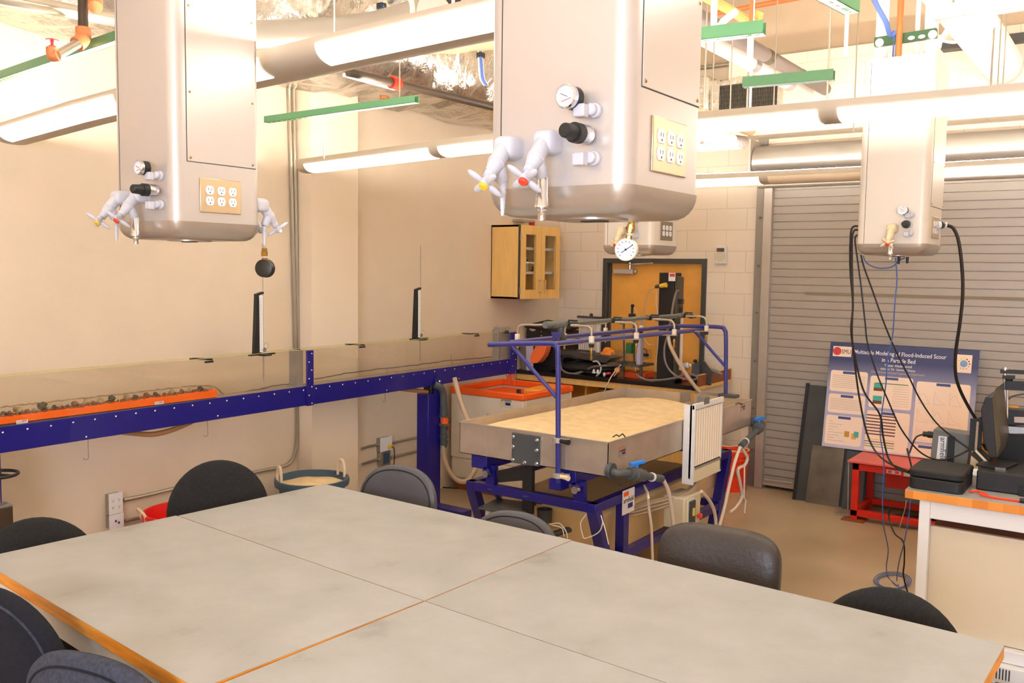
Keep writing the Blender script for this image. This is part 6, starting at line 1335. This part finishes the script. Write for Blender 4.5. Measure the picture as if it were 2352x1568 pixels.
# ================================================================ OVERHEAD
ov = thing
def hang(x, y, z0, z1, label, r=.004, m='conduit', grp='thin hanger rods'):
    return solo('hanger_rod', MB().cyl((x, y, z0), (x, y, z1), r, n=8), m, label, 'hanger rod', grp)
def strut(label, p, q, m='strut', w=.041, group='green strut channels', slots=0):
    p, q = Vector(p), Vector(q); t = thing('strut_channel', label, 'strut channel', (p + q) / 2 - Vector((0, 0, w / 2)), group)
    d = (q - p).normalized(); s_ = d.cross(Vector((0, 0, 1))).normalized(); u = Vector((0, 0, 1)); h = w / 2
    part('channel', MB().bar(p + s_ * (h - .0015), q + s_ * (h - .0015), .003, w).bar(p - s_ * (h - .0015), q - s_ * (h - .0015), .003, w).bar(p - u * (h - .0015), q - u * (h - .0015), w, .003), m, t)
    if slots:
        m_ = MB(); n = int((q - p).length / .05)
        for i in range(min(n, 60)):
            c = p.lerp(q, (i + .5) / n) - u * h; m_ = MB().slab([c + d * a + s_ * b for a, b in rrect(.026, .013, .006, 3)], (0, 0, -.0006)); part('slot', m_, 'slot', t)
    return t
ZS = 3.03
def onst(a, b, z=ZS): return oZ(*a, z), oZ(*b, z)
p, q = onst((0, 176), (262, 88), 3.0); strut('green slotted strut channel above the left light end', p + (p - q) * .1, q + (q - p) * .35, slots=1)
hang(oZ(88, 160, 3.0).x, at1(oZ(88, 160, 3.0).x).y - .1, 2.72, 3.0, 'white cord dropping from the green strut to the left light end', .009, 'white_frame')
p, q = onst((612, 275), (957, 228), 3.0); strut('long green strut channel in front of the pilaster', p, q, slots=1); hang(q.lerp(p, .1).x, q.lerp(p, .1).y, 2.99, ZC, 'thin rod holding the far end of the long green strut', .004)
hang(oZ(744, 262, 3.0).x, oZ(744, 262, 3.0).y, 2.72, 3.0, 'white cord dropping to the light end in front of the pilaster', .006, 'white_frame')
p, q = onst((1596, 82), (1756, 64), 3.0); strut('light green strut channel right of the nearest column', p + (p - q) * 1.2, q, m='strut', w=.052, slots=1)
hang(q.x - .06, q.y, 2.84, 3.02, 'white threaded rod end below the light green strut', .009, 'white_frame'); hang(q.x - .06, q.y + .01, 3.02, ZC, 'hanger rod above the light green strut', .008, 'copper')
p, q = onst((1708, 190), (1916, 172), 3.03); strut('dark green strut channel crossing the two long pipes', p, q, m='strut_dark', w=.052)
hang(p.x + .04, p.y, 2.84, ZC, 'hanger rod at the left end of the dark green strut', .007, 'white_frame'); hang(q.x - .03, q.y, 2.9, ZC, 'hanger rod at the right end of the dark green strut', .005)
p = oZ(1922, -6, 3.1); q = oZ(1958, 14, 3.1); strut('green strut channel end at the top edge with a white rod', p + (p - q) * 2, q, w=.06, slots=1)
hang(oZ(1947, 8, 3.1).x, oZ(1947, 8, 3.1).y, 2.9, 3.1, 'white threaded rod at the top edge right of the concrete patch', .008, 'white_frame')
# strut and pipes on the right column
yb = KR.y + .05
sa, sb_ = oY(2010, 98, yb), oY(2152, 76, yb); tt_ = thing('strut_channel', 'green strut with slots clamping pipes on top of the right column', 'strut channel', (sa + sb_) / 2)
part('channel', MB().bar(sa, sb_, .04, .045, (0, 0, 1)), 'strut_dark', tt_)
part('washer', MB().lathe(oY(2020, 98, yb - .021), oY(2020, 98, yb - .03), [(0, .022), (1, .02)]), 'white_frame', tt_)
part('washer', MB().lathe(oY(2142, 79, yb - .021), oY(2142, 79, yb - .03), [(0, .022), (1, .02)]), 'white_frame', tt_)
part('slot', MB().ell(oY(2093, 87, yb - .021), (.017, .002, .01)), 'paper', tt_)
part('slot', MB().ell(oY(2117, 84, yb - .021), (.017, .002, .01)), 'paper', tt_)
for x, r, m, lab in ((2025, .032, 'white_pipe', 'white square post left on top of the right service column'), (2138, .034, 'white_pipe', 'white square post right on top of the right service column'), (2065, .016, 'copper', 'orange pipe rising from the right service column'), (2106, .012, 'white_pipe', 'thin white pipe rising from the right service column'), (2031, .006, 'grey_pipe', 'thin grey conduit behind the left post on the right column')):
    c = oY(x, 100, yb + .05 if 'orange' not in lab else yb - .03)
    solo('riser_pipe', MB().cyl((c.x, c.y, 3.1), (c.x, c.y, ZC), r, n=16), m, lab, 'pipe', 'pipes rising from the right column')
m_ = MB()
for k in range(4): m_.tube(smooth([Vector((-1.19 + .012 * k, 5.1, 3.15)), Vector((-1.18 + .012 * k, 5.06, 3.3)), oY(2042 + k * 2, 83, 5.05), oY(2030 + 3 * k, 50, 5.0), oY(2008 + 3 * k, 10, 4.95), oY(1995 + 3 * k, -25, 4.9)], 5), .005, 6)
solo('network_cable_bundle', m_, 'cable_blue', 'pale blue cable bundle slanting down onto the right service column', 'cable')
# white insulated pipes along the room depth
def pipeY(name, label, x, z, y0, y1, r, m, bands=(), grp=None):
    t = thing(name, label, 'pipe', (x, (y0 + y1) / 2, z - r), grp)
    part('pipe_run', MB().cyl((x, y0, z), (x, y1, z), r, n=24), m, t)
    for b_ in bands: part('band', MB().lathe((x, b_, z), (x, b_ + .1, z), [(0, r * 1.04), (1, r * 1.04)], 24), 'stone_dark' if m == 'grey_pipe' else 'strut_grey', t)
    return t
g1 = oZ(1598, 62, 3.6); g2 = oZ(1900, 240, 3.6)
pipeY('insulated_pipe', 'white pipe crossing above the light green strut', -2.55, 3.6, 3.2, YB - .28, .055, 'white_pipe', (6.6, 7.4))
pipeY('insulated_pipe', 'dark grey pipe beside the white one above the green struts', -2.40, 3.62, 3.2, YB - .28, .05, 'grey_pipe', (6.5, 7.3))
pipeY('insulated_pipe', 'thick white pipe at the top right picture corner', -1.02, 3.62, 3.0, YB - .28, .135, 'white_pipe', (7.7,))
m_p = pipeY('insulated_pipe', 'cream pipe ending at the left end of the shutter coil', -3.04, 3.31, 4.6, 7.93, .045, 'insul')
part('pipe_end', MB().cyl((-3.04, 7.93, 3.31), (-3.04, 7.935, 3.31), .03), 'stone_dark', m_p)
cp = oZ(1675, 22, 3.45); cq = oZ(1730, 52, 3.45)
cable('copper_pipe', [cp + (cp - cq), cp, cq, cq + Vector((.03, .02, .06))], .026, 'pipe_edge', 'orange pipe slanting behind the light green strut', 'pipe')
cable('copper_pipe', [oZ(1598, 40, 4.0), oZ(1700, 20, 4.0), oZ(1850, -8, 4.0)], .02, 'copper', 'copper pipe along the top edge right of the nearest column', 'pipe')
cable('white_elbow_pipe', [oZ(1640, 62, 3.3) + Vector((0, 0, .3)), oZ(1640, 62, 3.3), oZ(1655, 58, 3.3), oZ(1663, 48, 3.3), oZ(1688, 28, 3.3)], .018, 'white_pipe', 'short white elbow pipe above the light green strut', 'pipe')
p, q = oZ(2150, 34, 3.3), oZ(2352, 2, 3.3); strut('light grey strut channel under the thick white pipe', p, q + (q - p) * .3, m='strut_grey', w=.07, group=None); hang(p.lerp(q, .2).x, p.lerp(q, .2).y, 3.28, ZC, 'rod holding the light grey strut at the top right', .005)
p, q = oZ(1605, 340, 3.0), oZ(1700, 333, 3.0); strut('white strut carrying pipe ends right of the nearest column', p, q, m='white_frame', w=.05, group=None)
for i, (x, y) in enumerate(((1612, 325), (1680, 322))):
    c = oZ(x, y, 3.06); t_ = thing('pipe_end', 'white pipe end resting on the white strut, %s of two' % ('left', 'right')[i], 'pipe', c); part('jacket', MB().cyl(c + Vector((-.12, -.9, 0)), c, .05), 'white_pipe', t_); part('grey_cap', MB().lathe(c, c + Vector((.03, .16, 0)), [(0, .045), (1, .052)]), 'grey_pipe', t_)
# supply grille with foil duct
ga, gb_ = oY(1655, 197, YB - .35), oY(1785, 250, YB - .35)
gt = thing('supply_grille', 'dark louvred supply grille wrapped in foil, high on the back wall', 'grille', ((ga.x + gb_.x) / 2, YB - .3, gb_.z))
part('frame', MB().bx(ga.x, gb_.x, YB - .35, YB - .34, gb_.z, ga.z), 'slot', gt)
m_ = MB(); n = 34
for i in range(n): x = ga.x + .01 + (gb_.x - ga.x - .02) * i / n; m_.bx(x, x + .004, YB - .36, YB - .35, gb_.z + .01, ga.z - .01)
for i in range(7): z = gb_.z + .01 + (ga.z - gb_.z - .02) * i / 6; m_.bx(ga.x, gb_.x, YB - .362, YB - .358, z - .002, z + .002)
part('louvres', m_, 'grille', gt)
part('foil_wrap', MB().bx(ga.x - .03, gb_.x + .03, YB - .35, YB - .02, ga.z, ga.z + .04).bx(gb_.x, gb_.x + .03, YB - .36, YB - .02, gb_.z - .02, ga.z + .02).bx(ga.x - .05, ga.x, YB - .37, YB - .02, gb_.z - .02, ga.z + .05), 'foil', gt)
fd = MB().bx(ga.x - .9, ga.x - .05, YB - .5, YB - .05, gb_.z - .06, ga.z + .08)
solo('foil_duct', fd, 'foil', 'crumpled foil wrapped duct left of the dark supply grille', 'duct', bev=.03)
# ducts on the left
def roughtube(pts, r, seed, amp=.12, n=40, k=10):
    rs = random.Random(seed); P_ = smooth(pts, k); mb = MB(); m = len(P_); ph = [rs.uniform(0, 6.28) for _ in range(8)]
    for i, p in enumerate(P_):
        d = (P_[min(i + 1, m - 1)] - P_[max(i - 1, 0)]).normalized(); a, b = frame(d)
        for j in range(n):
            t = 2 * PI * j / n; rr = r * (1 + amp * (.5 * math.sin(3 * t + i * .35 + ph[0]) + .4 * math.sin(7 * t - i * .8 + ph[1]) + .35 * math.sin(2 * t + i * 1.7 + ph[2]) * math.sin(i * .9 + ph[3])) + rs.uniform(-.012, .012))
            mb.v.append(p + (a * math.cos(t) + b * math.sin(t)) * rr)
    mb.f = [(i * n + j, i * n + (j + 1) % n, (i + 1) * n + (j + 1) % n, (i + 1) * n + j) for i in range(m - 1) for j in range(n)]
    return mb
fz0 = 3.34
wd_ = MB(); rs = random.Random(3); ny = 90; prof = [(XL + .01, fz0 + .02), (XL + .25, fz0 - .01), (XL + .5, fz0 + .0), (XL + .72, fz0 + .06), (XL + .86, fz0 + .2), (XL + .9, fz0 + .4), (XL + .84, fz0 + .6), (XL + .6, fz0 + .72), (XL + .01, fz0 + .75)]
for i in range(ny):
    y = .2 + (YB - .5) * i / (ny - 1)
    for j, (x, z) in enumerate(prof): wd_.v.append(Vector((max(XL + .01, x + (rs.uniform(-.035, .035) if j else 0)), y, z + (rs.uniform(-.03, .03) if j else 0) + .02 * math.sin(i * .6))))
np_ = len(prof); wd_.f = [(i * np_ + j, i * np_ + j + 1, (i + 1) * np_ + j + 1, (i + 1) * np_ + j) for i in range(ny - 1) for j in range(np_ - 1)]
solo('foil_duct', wd_, 'foil', 'long foil wrapped duct running along the top of the left wall', 'duct')
solo('foil_duct', roughtube([oZ(560, -30, 3.75), oZ(640, 10, 3.75), oZ(760, 8, 3.75), oZ(900, -25, 3.75), oZ(1000, -70, 3.75)], .24, 5), 'foil', 'bulging crumpled foil duct at the top edge between the two nearest columns', 'duct')
solo('round_duct', MB().tube(smooth([oZ(480, 100, 3.35), oZ(600, 97, 3.35), oZ(760, 90, 3.35), oZ(880, 76, 3.35), oZ(1000, 40, 3.35)], 8), .125, 32), 'duct', 'smooth round metal duct behind the nearest pendant light row', 'duct')
solo('insulated_duct', roughtube([oZ(715, 50, 3.75), oZ(800, 45, 3.75), oZ(900, 44, 3.75), oZ(1010, 50, 3.75), oZ(1150, 40, 3.75)], .21, 9, .04), 'insul', 'beige insulated duct above the smooth round duct', 'duct')
# sprinkler pipes
PX = -4.95
sp1 = thing('sprinkler_pipe', 'dark steel sprinkler pipe with rusty elbows at the top left corner', 'pipe', (PX, 2.6, 3.32))
Z3 = lambda x, y, z=3.18: oZ(x, y, z)
part('main_pipe', MB().cyl(Z3(-40, -14), Z3(330, 58), .033, n=18), 'black_pipe', sp1).data.materials[0] = M['conduit']
part('drop_pipe', MB().tube([oD(190, -20, 3.9), oD(191, 66, 3.9)], .021, 12), 'black_pipe', sp1)
part('elbow', MB().tube(smooth([oD(191, 64, 3.9), oD(191, 84, 3.9), oD(186, 94, 3.88), oD(176, 102, 3.86)], 5), .032, 14), 'rust_pipe', sp1)
part('branch_pipe', MB().cyl(oD(180, 99, 3.86), oD(130, 128, 3.7), .020, n=14), 'conduit', sp1)
part('head_elbow', MB().tube(smooth([oD(134, 127, 3.7), oD(122, 129, 3.7), oD(120, 120, 3.7), oD(120, 110, 3.7)], 5), .024, 14), 'rust_pipe', sp1)
part('sprinkler_head', MB().lathe(oD(120, 112, 3.7), oD(120, 91, 3.7), [(0, .018), (.3, .014), (.32, .006), (.85, .006), (.86, .026), (.95, .026), (1, .008)], 12), 'logo_red', sp1)
part('tee', MB().cyl(oD(219, -10, 3.9), oD(219, 16, 3.85), .03), 'rust_pipe', sp1)
sp2 = thing('sprinkler_pipe', 'dark sprinkler pipe with a red coupling under the foil duct', 'pipe', (PX, 6, 3.3))
Z4 = lambda x, y, z=3.16: oZ(x, y, z)
part('main_pipe', MB().cyl(Z4(800, 165), Z4(1150, 250), .026, n=16), 'black_pipe', sp2)
part('red_coupling', MB().lathe(Z4(898, 189), Z4(916, 193), [(0, .038), (1, .038)], 14), 'red_paint', sp2)
part('side_pipe', MB().cyl(Z4(790, 172), Z4(905, 203), .012), 'white_pipe', sp2)
part('rusty_tee', MB().tube([oD(996, 138, 7.2), oD(996, 205, 7.2)], .032, 12).tube(smooth([oD(994, 166, 7.2), oD(980, 162, 7.2), oD(970, 172, 7.2), oD(969, 198, 7.2)], 5), .028, 12), 'rust_pipe', sp2)
part('lower_elbow', MB().tube(smooth([oD(955, 224, 7.2), oD(968, 228, 7.2), oD(972, 218, 7.2)], 5), .03, 12), 'rust_pipe', sp2)
part('sprinkler_head', MB().lathe(oD(883, 228, 6.9), oD(883, 206, 6.9), [(0, .04), (.35, .03), (.4, .012), (.85, .012), (.86, .035), (.95, .035), (1, .01)], 12), 'rust_pipe', sp2)
solo('upright_sprinkler', MB().lathe(oD(1002, 38, 6), oD(1002, 12, 6), [(0, .05), (.35, .03), (.4, .012), (.85, .012), (.86, .034), (.95, .034), (1, .01)], 12), 'copper', 'upright orange sprinkler head at the top edge left of the nearest column', 'sprinkler head')
solo('junction_box', MB().box(oD(1025, 12, 6.4), (.5, .35, .25)), 'ceiling_deck', 'pale metal box at the top edge left of the nearest column', 'box', bev=.005)
for i, (px, lab) in enumerate((([(826, 36), (829, 52), (826, 75)], 'blue and white cable bundle with a black tie above the pendant light'), ([(870, 5), (878, 30), (885, 60)], 'blue and white cable bundle under the bulging foil duct'), ([(1098, 118), (1100, 150), (1103, 180), (1112, 196)], 'blue and white cable bundle hooked down beside the nearest column'))):
    m_ = MB(); D = 5.2 if i < 2 else 6.0
    for k in range(4): m_.tube(smooth([oD(x + k * 3, y, D) for x, y in px], 5), .0055, 6)
    t_ = thing('cable_bundle', lab, 'cable', oD(*px[-1], D)); part('white_cables', m_, 'white_frame', t_)
    m_ = MB()
    for k in range(2): m_.tube(smooth([oD(x + 4 + k * 3, y, D - .02) for x, y in px], 5), .006, 6)
    part('blue_cables', m_, 'cable_blue', t_)
    q = oD(px[0][0] + 6, px[0][1] + 4, D); part('black_tie', MB().lathe(q, q + Vector((0, 0, -.03)), [(0, .03), (1, .03)], 12), 'black_plastic', t_)
cable('white_conduit', [oD(938, -10, 4.6), oD(946, 8, 4.6), oD(948, 40, 4.6)], .014, 'valve_cream', 'cream bent conduit above the nearest pendant light', 'conduit')
for i, (x, y0, y1, D) in enumerate(((768, -10, 96, 3.6), (1041, -5, 36, 3.2))): solo('hanger_wire', MB().cyl(oD(x, y1, D), oD(x, y0, D), .003 if i == 0 else .006, n=8), 'strut_grey', 'thin %s wire holding the nearest pendant light' % ('left', 'right')[i], 'hanger wire')
for i, (x, y1, D) in enumerate(((1617, 262, 5.0), (1635, 275, 5.0), (1677, 250, 5.0), (1716, 246, 5.0), (1777, 245, 5.4), (1960, 300, 5.6), (2275, 210, 5.6), (2291, 205, 5.6), (2303, 200, 5.8))):
    q = oD(x, y1, D); hang(q.x, q.y, q.z, ZC, 'thin vertical hanger rod in front of the back wall, %s from the left' % ORD[i], .004 if i % 3 else .006)
cable('white_flex', [oY(2156, 110, 5.0), oY(2160, 95, 5.0), oY(2175, 70, 5.0), oY(2200, 35, 5.0)], .012, 'white_pipe', 'white flexible cable rising from the right column top', 'cable')
cable('white_flex', [oY(2160, 92, 5.1), oY(2190, 97, 5.1), oY(2215, 90, 5.1), oY(2245, 75, 5.1)], .008, 'white_pipe', 'thin white cable sagging right of the right column top', 'cable')
solo('steel_beam', MB().bx(oY(2165, 90, 7.9).x, XR, 7.85, 7.965, oY(2300, 98, 7.85).z, oY(2300, 80, 7.85).z), 'dark_sheet', 'dark steel beam behind the thick white pipe on the back wall', 'beam')
